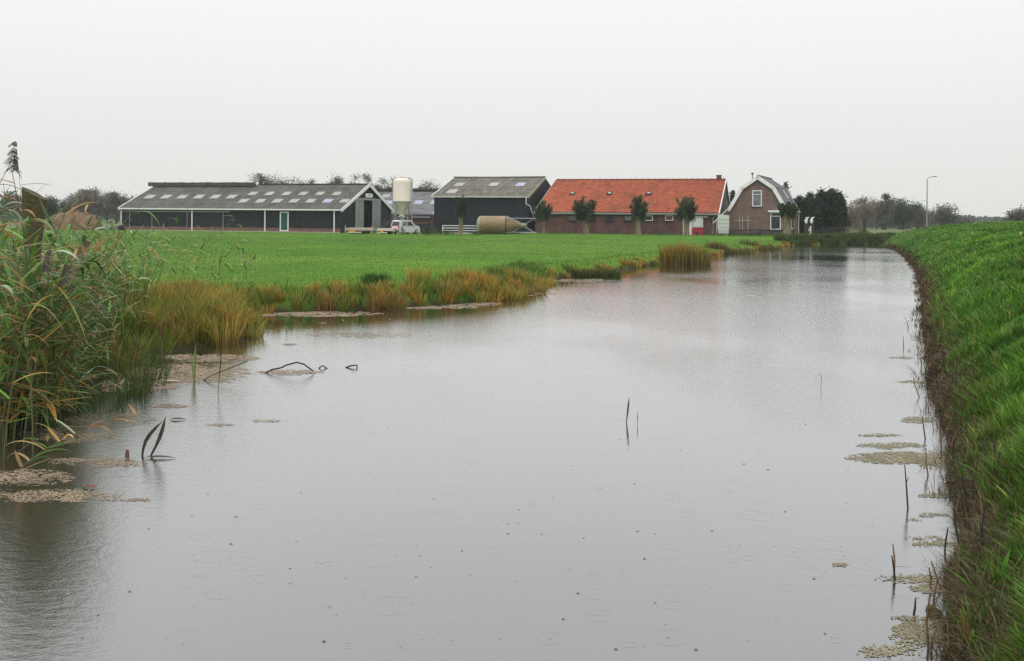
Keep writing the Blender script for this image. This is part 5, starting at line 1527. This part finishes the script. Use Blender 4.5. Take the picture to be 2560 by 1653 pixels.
REEDC = [(.06, .15, .022), (.10, .20, .03), (.035, .09, .018), (.2, .21, .04), (.3, .19, .045), (.24, .3, .19)]
def reed(name, H, lean, la, nleaf, seedv, label, cat='reed', group=None, dry=.2, plume=None, lw=.013, loc=(0, 0, 0), low=.15, ll=(.28, .5)):
    rg = np.random.default_rng(seedv)
    root = empty(name, loc, 0, label, cat, group)
    ld = Vector((math.cos(la), math.sin(la), 0))
    sp = lambda t: Vector((0, 0, H * t * (1 - .12 * (lean / H) * t))) + ld * (lean * t ** 1.7)
    MB().tube([sp(t) for t in np.linspace(0, 1, 9)], [.0052 * (1 - .65 * t) for t in np.linspace(0, 1, 9)], 5, False).build('stem', MT['stemd'] if dry > .5 else MT['stemg'], root)
    mb_ = MB(); cols = []
    for i in range(nleaf):
        t = low + (.98 - low) * (i + rg.uniform(0, .8)) / nleaf
        p0 = sp(t); a = la + (math.pi if i % 2 else 0) + rg.normal(0, .8)
        o_ = Vector((math.cos(a), math.sin(a), 0))
        L_x = rg.uniform(*ll) * (1 - .3 * abs(t - .5)); rise = rg.uniform(-.1, .9); droop = abs(rg.normal(.3, .38))
        pts, wds = [], []
        for k_ in range(8):
            s_ = k_ / 7
            pts.append(p0 + o_ * (L_x * s_ * (.9 - .1 * s_)) + Vector((0, 0, L_x * (rise * s_ - droop * s_ * s_))))
            wds.append(lw * (.35 + .65 * math.sin(math.pi * min(1, .18 + s_ * .82)) ** .8) * (1 - s_ ** 5) + .0006)
        nv = strip(mb_, pts, wds, Vector((-o_.y, o_.x, 0)).cross((pts[2] - pts[0]).normalized()))
        c = np.array(REEDC[rg.choice(6, p=[.3, .24, .2, .12, .06, .08])]) if rg.random() > dry else np.array([(.26, .14, .04), (.2, .11, .05), (.34, .24, .1)][rg.integers(3)])
        c = c * rg.uniform(.75, 1.6)
        cols += [c] * nv
    V = np.array(mb_.v); fs = np.array(mb_.f)
    np_mesh('foliage', V, [fs], MT['reed'], np.array(cols), root, True)
    if plume:
        pm = MB(); tip = sp(1.0); pd = (sp(1.0) - sp(.93)).normalized()
        for i in range(90):
            t = rg.random(); q0 = tip + pd * (plume * (t - .25))
            a = la + rg.normal(0, .55)
            o_ = Vector((math.cos(a), math.sin(a), 0))
            l_ = plume * rg.uniform(.2, .5) * (1.1 - .6 * t)
            pm.tube([q0, q0 + o_ * l_ * .5 + Vector((0, 0, l_ * .3)), q0 + o_ * l_ + Vector((0, 0, -l_ * .1))], [.0022, .0038, .0018], 4, False)
        pm.build('plume', MT['plume'], root)
    return root
MT['stemg'] = M('reed_stem_green', (.07, .085, .03), .6, .3, 12, col2=(.13, .12, .05))
MT['stemd'] = M('reed_stem_brown', (.09, .06, .03), .7, .4, 14)
MT['plume'] = M('reed_plume', (.13, .105, .09), .9, .3, 20)

GB = 'reeds in the bed on the near left bank'
protos = []
for i in range(12):
    rg_ = random.Random(i)
    protos.append(reed('reed', rg_.uniform(1.25, 1.7), rg_.uniform(.15, .6), rg_.uniform(-.9, .7), 11 + i % 4, 100 + i, 'leafy green and yellowing reed in the dense bed on the left bank', 'reed', GB, .10 + .06 * (i % 4), lw=.0095 + .0035 * (i % 3)))
used = set()
def plant(p, z, sc=1.0, rz=0.0, tilt=0.0, k=None):
    k = rr.randrange(12) if k is None else k
    o_ = protos[k] if k not in used else copy_tree(protos[k])
    used.add(k)
    o_.location = (p[0], p[1], z); o_.rotation_euler = (rr.gauss(0, .06), tilt + rr.gauss(0, .05), rz); o_.scale = (sc, sc, sc)
    return o_
spots = []
def zone(n, x0, x1, y0, y1, s0, s1, dmin=-.3, dmax=9, px_max=700):
    c = 0; tries = 0
    while c < n and tries < n * 60:
        tries += 1
        x, y = rr.uniform(x0, x1), rr.uniform(y0, y1)
        if x / y < -.60 or 1280 + F * x / y > px_max: continue
        z_, d_, s_ = terrain(np.array([[x, y]]))
        if not (dmin < d_[0] < dmax): continue
        plant((x, y), max(z_[0], -.12) - .02, rr.uniform(s0, s1), rr.gauss(0, .7))
        c += 1
zone(72, -7.4, -4.5, 9.3, 11.6, .8, 1.3, -1.0, 3, 215)
zone(16, -8.6, -5.0, 11.3, 14, 1.25, 1.6, -.8, 4, 110)
zone(30, -8.4, -4.9, 11, 13.5, .8, 1.2, -.35, 3, 280)      # front left corner, standing in the water's edge
zone(34, -8.8, -5.4, 12, 17, .8, 1.15, -.1, 3.2, 300)
zone(34, -11, -6.0, 16, 22, .8, 1.2, .5, 6, 420)
zone(26, -11.5, -6.2, 22, 27.5, .85, 1.25, .2, 6, 620)
for k_ in range(12):
    if k_ not in used: plant((-7.5, 14), gz(-7.5, 14), 1)
Pt = np.stack([RNG.uniform(-7.2, -4.5, 3000), RNG.uniform(9.4, 15.5, 3000)], 1)
z, d, sd = terrain(Pt)
Pt = Pt[(d > -.75) & (d < 1.2) & (Pt[:, 0] / Pt[:, 1] < -.36 + .0 * d) & (Pt[:, 0] < -4.55 - .0 * d)][:130]
a_ = tussocks(Pt, 34, RNG.uniform(.25, .7, len(Pt)), RNG.uniform(.25, .5, len(Pt)), [(.09, .06, .025), (.05, .04, .02), (.16, .11, .04), (.08, .13, .028), (.06, .15, .02)], [2, 2, 1.2, 3, 3], .006)
tag(blade_obj('reed_litter', MT['grass'], *a_), 'brown dead stems and leaves tangled at the foot of the reeds', kind='stuff')
zone(34, -5.2, -4.62, 9.5, 10.5, 1.25, 1.68, -1.4, 4, 132)
zone(40, -9.5, -6.0, 14, 19, .9, 1.25, .0, 5, 350)
Pt = np.stack([RNG.uniform(-11.0, -5.6, 4000), RNG.uniform(10.5, 21, 4000)], 1)
z, d, sd = terrain(Pt)
px_ = 1280 + F * Pt[:, 0] / Pt[:, 1]
k = (d > .1) & (d < 4.5) & (px_ > -80) & (px_ < 345) & ((px_ < 190) | (Pt[:, 1] > 14))
Pt = Pt[k][:190]
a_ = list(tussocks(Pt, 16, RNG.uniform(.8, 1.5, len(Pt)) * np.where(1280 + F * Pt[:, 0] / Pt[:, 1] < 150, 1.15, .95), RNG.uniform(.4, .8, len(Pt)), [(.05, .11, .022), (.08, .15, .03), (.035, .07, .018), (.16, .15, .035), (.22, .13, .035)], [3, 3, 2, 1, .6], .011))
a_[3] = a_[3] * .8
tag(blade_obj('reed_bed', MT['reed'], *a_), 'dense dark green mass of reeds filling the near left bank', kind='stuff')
# individually visible reeds, their tips against the meadow and sky
for px, pyb, Yt, top, lean, la, lab, dry, plume in (
    (46, 620, 9.6, 402, .16, math.pi, 'tall reed with feathery plume rising above the mossy post into the sky', .2, .3),
    (8, 640, 9.2, 440, .3, math.pi, 'thin reed at the left picture edge reaching the sky', .3, None),
    (372, 690, 22, 568, .2, .4, 'dark upright reed before the long barn wall', .1, None),
    (478, 700, 24, 582, .5, .2, 'arching reed in front of the second barn pipe', .2, None),
    (508, 705, 25, 590, .45, .3, 'arching reed with pale underside near the middle of the barn', .3, None),
    (585, 700, 26, 598, -.7, .1, 'lone thin reed bending left above the meadow', .2, None),
    (632, 700, 27, 640, .25, .1, 'short lone reed tip right of the bending reed', .2, .15),
    (420, 690, 23, 578, .35, .3, 'reed leaning right before the barn door post', .2, None),
    (300, 670, 20, 560, .25, .2, 'reed against the left barn corner', .2, None)):
    t_ = at(px, top, Yt); la_ = la if lean > 0 else math.pi - la
    b_ = Vector((t_.x - abs(lean) * math.cos(la_), Yt - abs(lean) * math.sin(la_), 0)); g_ = max(gz(b_.x, b_.y), -.05)
    reed('reed', max(.7, t_.z - g_), abs(lean), la_, 12, int(px), lab, 'reed', None, dry, plume, .017, (b_.x, b_.y, g_ - .03), .4)
# dark nodding plumes in front of the mossy post
for px, py, Yt, lab in ((95, 690, 9.0, 'reed with dark nodding plume below the mossy post'), (140, 720, 9.4, 'reed with dark hanging plume right of the mossy post')):
    t_ = at(px, py, Yt); g_ = max(gz(t_.x, t_.y), -.1)
    reed('reed', t_.z - g_ + .12, .3, .3, 8, int(px), lab, 'reed', None, .4, .24, .015, (t_.x - .3, t_.y, g_ - .03), .2)
# reeds leaning out over the water at the lower left
for i, (px, py, H_, lean, la, lab) in enumerate(((40, 1130, .5, 1.15, .25, 'reed leaning far right over the dark water, lower one'), (10, 1060, .62, 1.3, .2, 'reed leaning far right over the dark water, upper one'), (20, 1210, .5, .55, .5, 'yellowish reed leaning over the dark water at the left edge'), (110, 1010, .55, .9, .1, 'reed leaning right over the brown weed mat'))):
    c = on_z(px, py)
    reed('leaning_reed', H_, lean, la, 10, 300 + i, lab, 'reed', 'reeds leaning over the water', .45, None, .015, (c.x, c.y, -.05), .25, (.22, .42))
# fence posts in the reeds
c = at(84, 600, 10.9); g_ = gz(c.x, c.y)
zt = at(84, 470, 10.9).z - g_
pw = 10.9 / F * 1.18
po = MB()
prof_p = [(-.02, 0.0, 13), (.0, zt * .45, 14), (0.0, zt * .78, 17), (-.01, zt * .93, 23), (-.015, zt - .06, 25)]
n_ = 14
rings = []
rj = random.Random(2)
jag = [rj.uniform(.9, 1.1) for _ in range(n_)]
for (dx, z, r_) in prof_p:
    rings.append([Vector((dx + .14 * z / zt - .12 + r_ * pw * jag[k] * math.cos(2 * math.pi * k / n_), r_ * pw * jag[k] * .8 * math.sin(2 * math.pi * k / n_), z - (.07 * math.cos(2 * math.pi * k / n_) if z > zt - .1 else 0))) for k in range(n_)])
vs = [v for g in rings for v in g]
fs = [(i * n_ + k, i * n_ + (k + 1) % n_, (i + 1) * n_ + (k + 1) % n_, (i + 1) * n_ + k) for i in range(len(rings) - 1) for k in range(n_)]
po.add(vs, fs, True); po.add(rings[-1], [tuple(range(n_))])
tag(po.build('wooden_post', MT['woodm'], None, (c.x, c.y, g_)), 'thick mossy wooden post with slanted top rising from the reeds at far left', 'post')
a_, b_ = at(180, 690, 12.2), at(219, 600, 12.2)
mb = MB()
d_ = b_ - a_
mb.tube([a_ - d_ * .6, a_, a_ + d_ * .5, b_], [.056, .055, .053, .05], 12)
tag(mb.build('leaning_post', MT['wood']), 'grey weathered post leaning right in the reeds', 'post')

# single stems standing in open water
def water_blade(px, py, top_px, top_py, wd, label, mat, name='water_reed', bend=0.0):
    c = on_z(px, py); t_ = at(top_px, top_py, c.y)
    mb_ = MB()
    pts = [c.lerp(t_, s) + Vector((bend * math.sin(math.pi * s), 0, 0)) for s in np.linspace(-.15, 1, 7)]
    strip(mb_, pts, [wd * .5, wd * .55, wd * .7, wd * .95, wd, wd * .7, .0008], Vector((.2, -1, 0)))
    return tag(mb_.build(name, mat), label, 'reed')
MT['blade'] = M('olive_reed_blade', (.07, .085, .03), .5, .3, 20, spec=.4)
MT['bladed'] = M('dark_reed_blade', (.035, .032, .02), .5, .4, 20)
MT['bladeg'] = M('fresh_green_blade', (.11, .19, .04), .5, .2, 20)
water_blade(1566, 1056, 1573, 992, .011, 'single olive reed blade standing in the middle of the canal', MT['blade'])
water_blade(1593.5, 1062, 1594, 1029, .004, 'short thin stem right of the olive blade in open water', MT['bladed'])
water_blade(2051, 967, 2051.5, 930, .0035, 'thin bent stem in open water nearer the right bank', MT['bladed'], bend=.012)
water_blade(545, 985, 556, 850, .006, 'tall dark reed stem standing in the water before the orange sedge', MT['bladed'])
water_blade(486, 955, 489, 858, .016, 'fresh green reed blade standing in the water at left', MT['bladeg'])
water_blade(484, 955, 478, 880, .008, 'second thinner green blade beside the fresh green one', MT['bladeg'])
c = on_z(411, 945); t_ = at(398, 806, c.y)
ct = empty('cattail', c, 0, 'brown cattail on a thin stem standing in the weed mat', 'plant')
MB().tube([Vector((0, 0, -.05)), (t_ - c) * .5, (t_ - c) * .98], .005, 6).build('stem', MT['stalk'], ct)
MB().tube([(t_ - c) * .78, (t_ - c) * .8, (t_ - c) * .97, (t_ - c) * .99], [.006, .016, .017, .008], 8).build('seed_head', M('cattail_brown', (.11, .05, .025), .9, .3, 20), ct)
water_blade(356, 1139, 408, 1052, .017, 'left of two dark bent reed leaves rising from the water', MT['bladed'], 'bent_leaf', -.05)
water_blade(377, 1140, 414, 1040, .017, 'right of two dark bent reed leaves rising from the water', MT['bladed'], 'bent_leaf', .02)
def floating(pts_px, r, label, mat, name='twig', cat='twig', zs=None):
    mb_ = MB()
    pts = []
    for i, (px, py) in enumerate(pts_px):
        c_ = on_z(px, py); pts.append(c_)
    base = sum((p.y for p in pts)) / len(pts)
    out_ = []
    Yb = on_z(*pts_px[0]).y
    for i, (px, py) in enumerate(pts_px): out_.append(at(px, py, Yb))
    mb_.tube(out_, r, 6)
    return tag(mb_.build(name, mat), label, cat)
floating([(663, 933), (680, 924), (702, 920), (716, 913), (742, 906), (760, 911), (783, 928)], .011, 'long arched dead twig sticking out of the water', MT['twig'])
floating([(797, 921), (806, 914), (820, 923)], .01, 'small bent twig loop in the water, between two others', MT['twig'])
floating([(864, 919), (880, 914), (892, 913), (893, 925)], .011, 'rightmost small angular twig in the water', MT['twig'])
floating([(892, 913), (905, 922)], .009, 'short broken twig leaning against the rightmost angular twig', MT['twig'])
floating([(508, 952), (530, 938), (566, 924), (618, 903)], .009, 'thin slanting reed stalk rising over the weed mat', MT['blade'], 'reed_stalk')
def flat_leaf(px, py, L_px, wd, label, mat, ang=0.0, name='floating_leaf'):
    c_ = on_z(px, py)
    L_x = L_px / F * c_.y
    mb_ = MB()
    pts = [Vector((L_x * (s - .5), 0, .006 + .004 * math.sin(math.pi * s))) for s in np.linspace(0, 1, 7)]
    strip(mb_, pts, [.002, wd * .7, wd, wd, wd * .8, wd * .5, .001], Vector((0, 0, 1)))
    return tag(mb_.build(name, mat, None, (c_.x, c_.y, 0)), label, 'leaf')
flat_leaf(430, 955, 46, .03, 'pale floating reed leaf with dark middle on the weed mat', MT['straw'])
flat_leaf(445, 1050, 44, .03, 'dark narrow floating leaf left of the green water blade', MT['bladed'])
flat_leaf(400, 1146, 80, .03, 'dark floating reed leaf at the foot of the bent leaves', MT['bladed'])
flat_leaf(225, 1220, 36, .035, 'curled dark floating leaf at the edge of the lower weed mat', MT['rust'])
flat_leaf(725, 860, 40, .04, 'yellowish floating reed debris before the dark reflections', MT['straw'])
flat_leaf(1960, 1469, 1, .01, 'tiny floating leaf far from the bank', MT['bladed']) if False else None
c_ = on_z(318, 1145)
tag(MB().tube([(0, 0, -.02), (0, 0, .03), (0, 0, .075)], [.018, .021, .013], 8).build('cattail_stub', M('red_brown_stub', (.15, .07, .05), .9, .3, 20), None, c_), 'short red brown stub standing in the water left of the bent leaves', 'stub')

# dead stalks standing along the right bank
def stalk_mesh(i):
    rg = random.Random(i)
    mb_ = MB(); H_ = rg.uniform(.28, .5)
    l = rg.uniform(-.06, .06)
    mb_.tube([(0, 0, -.1), (l * .5, rg.uniform(-.02, .02), H_ * .5), (l, 0, H_)], [.0075, .0065, .004], 5)
    if rg.random() < .4: mb_.tube([(l * .6, 0, H_ * .6), (l + rg.uniform(-.12, .12), .02, H_ * rg.uniform(.4, .9))], [.004, .002], 4)
    return mb_.build('dead_stalk', MT['stalk'] if i % 3 else MT['twig'])
sp_ = [stalk_mesh(i) for i in range(8)]
GS = 'dead stalks along the right bank'
for o_ in sp_: tag(o_, 'brown dead stalk standing in the shallows along the dike', 'stalk', GS)
first = set()
lens_r = [(i, np.hypot(*(RIGHTA[i + 1] - RIGHTA[i]))) for i in range(3, 12)]
cnt = 0
while cnt < 130:
    i = rr.choices([q[0] for q in lens_r], [q[1] * (40 / (RIGHTA[q[0]][1] ** 1.35)) for q in lens_r])[0]
    p = RIGHTA[i] + (RIGHTA[i + 1] - RIGHTA[i]) * rr.random()
    L_x = RIGHTA[i + 1] - RIGHTA[i]; nrm = np.array([L_x[1], -L_x[0]]) / np.hypot(*L_x)
    p = p + nrm * (rr.uniform(-.42, .22) if rr.random() < .35 else rr.uniform(-.12, .3))
    k_ = rr.randrange(8)
    o_ = sp_[k_] if k_ not in first else sp_[k_].copy()
    if k_ in first: COL.objects.link(o_)
    first.add(k_)
    o_.location = (p[0], p[1], max(0, gz(*p)) - .01); o_.rotation_euler = (rr.gauss(0, .14), rr.gauss(0, .14), rr.uniform(0, 6))
    s_ = rr.uniform(.3, .8); o_.scale = (1, 1, s_)
    cnt += 1
c_ = on_z(2332, 1543)
mb = MB(); mb.tube([(0.02, 0, -.06), (.012, 0, .0), (-.008, .004, .04), (-.02, .0, .062)], [.04, .036, .034, .016], 9); mb.tube([(.03, .01, -.03), (.045, .01, .035)], [.02, .012], 7)
tag(mb.build('tree_stump', MT['woodm'], None, c_), 'small mossy rotten stump in the weed at the lower right bank', 'stump')
floating([(2205, 1091), (2222, 1098), (2232, 1110)], .006, 'pale bent straw in the weed patch at the right bank', MT['straw'], 'straw')

# ---------------------------------------------------------------- duckweed mats
def mats(lst, name, label, mat_cols, n_all, gr=.8):
    P_, S_ = [], []
    tot = sum(rx * ry * dn for _, _, rx, ry, dn in lst)
    for j, (px, py, rx, ry, dn) in enumerate(lst):
        Yc_ = on_z(px, py).y; g_s = max(.006, .00062 * Yc_) * gr
        n_ = int(1.25 * dn * math.pi * rx * ry * (Yc_ / F) ** 2 * Yc_ / EYE / (2.6 * g_s * g_s))
        a_ = RNG.uniform(0, 2 * np.pi, n_); r_ = np.sqrt(RNG.random(n_))
        qx, qy = px + rx * r_ * np.cos(a_), py + ry * r_ * np.sin(a_)
        nz_ = .5 * fbm(qx * .022 + j, qy * .10, 60, 4) + .5 * fbm(qx * .08, qy * .40, 64, 4) + .24 * (1 - r_ ** 2) - .12
        hole_ = fbm(qx * .16, qy * .75, 81, 3)
        k_ = (hole_ > .36) & (nz_ > .475 + RNG.normal(0, .05, n_) + .10 * (RNG.random(n_) < .3) - .10 * (RNG.random(n_) < .06)) & (qy > 560)
        qx, qy = qx[k_], qy[k_]
        u, v = qx - 1280, -(qy - PY)
        Yv = -EYE * F / (u * SR + v * CR)
        P_.append(np.stack([(u * CR - v * SR) / F * Yv, Yv], 1))
    P_ = np.concatenate(P_)
    _, d_, _ = terrain(P_)
    P_ = P_[d_ < .03]
    n_ = len(P_)
    s_ = np.maximum(.006, .00062 * P_[:, 1]) * RNG.uniform(.6, 1.5, n_) * gr
    an = RNG.uniform(0, 6.28, n_)
    V = np.zeros((n_, 5, 3))
    for k_ in range(5):
        V[:, k_, 0] = P_[:, 0] + s_ * np.cos(an + k_ * 1.2566); V[:, k_, 1] = P_[:, 1] + s_ * np.sin(an + k_ * 1.2566); V[:, k_, 2] = .003 + RNG.uniform(0, .0012, n_)
    q_ = (np.arange(n_) * 5)[:, None] + np.arange(5)[None, :]
    c_ = np.array(mat_cols)[RNG.choice(len(mat_cols), n_)] * .6 + np.mean(mat_cols, 0) * .4
    gsel = RNG.random(n_) < .08
    c_[gsel] = np.array([.08, .12, .03])
    c_ = c_ * (.72 + .56 * fbm(P_[:, 0] * 5, P_[:, 1] * 3, 71, 4))[:, None]
    o_ = np_mesh(name, V.reshape(-1, 3), [q_], leaf_mat(name + '_weed', .85, 0, .15), np.repeat(c_, 5, 0))
    tag(o_, label, kind='stuff')
mats([(500, 896, 150, 11, 1.5), (470, 935, 170, 26, 1.6), (330, 960, 150, 22, 1.5), (720, 932, 90, 8, .9), (770, 785, 190, 8, 1.6), (1060, 768, 160, 6, 1.5), (1180, 760, 80, 7, 1.2), (1300, 735, 90, 6, 1), (60, 1195, 130, 22, 1.5), (120, 1240, 210, 18, 1.0), (250, 1155, 130, 14, .8), (160, 1090, 130, 20, .6), (280, 1050, 120, 20, .4), (420, 1015, 60, 6, .9), (550, 1062, 40, 4, .8), (560, 952, 60, 7, .8), (670, 1052, 50, 5, .7), (1450, 702, 90, 5, .8), (900, 838, 140, 9, .35), (330, 1250, 60, 5, .8)],
     'duckweed', 'pinkish beige duckweed mats along the left bank', [(.25, .185, .135), (.30, .23, .17), (.2, .15, .105), (.27, .22, .15)], 130000)
mats([(2260, 1145, 150, 16, 1.6), (2340, 1150, 60, 25, 1.4), (2230, 1115, 90, 9, 1.2), (2200, 1088, 60, 4, 1.2), (2300, 1050, 50, 9, 1), (2330, 980, 40, 6, .8), (2290, 955, 60, 4, .8), (2320, 850, 40, 6, .9), (2260, 895, 40, 4, .6), (2340, 1240, 50, 8, 1), (2330, 1288, 50, 6, .9), (2320, 1345, 60, 7, 1.2), (2330, 1360, 60, 8, 1.2), (2270, 1447, 90, 12, 1.6), (2330, 1470, 60, 14, 1.6), (2100, 1412, 22, 6, 1.6), (2300, 1590, 80, 44, 2), (2220, 1630, 90, 20, 1.3), (2340, 1560, 50, 20, 1.6), (2265, 1545, 40, 7, .9), (2370, 1420, 20, 14, 1.2), (2280, 1300, 30, 4, .7)],
     'duckweed', 'olive beige duckweed patches along the right bank', [(.19, .165, .10), (.24, .21, .135), (.14, .125, .07), (.27, .24, .17)], 70000)

# ---------------------------------------------------------------- haze
hm = bpy.data.materials.new('haze_air'); hm.use_nodes = True
t = hm.node_tree; t.nodes.clear()
ov_ = t.nodes.new('ShaderNodeOutputMaterial'); pv = t.nodes.new('ShaderNodeVolumePrincipled')
pv.inputs['Color'].default_value = (.95, .96, .965, 1); pv.inputs['Density'].default_value = .0003; pv.inputs['Anisotropy'].default_value = .2
t.links.new(pv.outputs[0], ov_.inputs['Volume'])
ext = float(np.abs(P[:, 0]).max()) + 20
hz = MB().span((-ext, -30, -2.2), (ext, 1000, 13.5)).build('haze', hm)
tag(hz, kind='stuff')
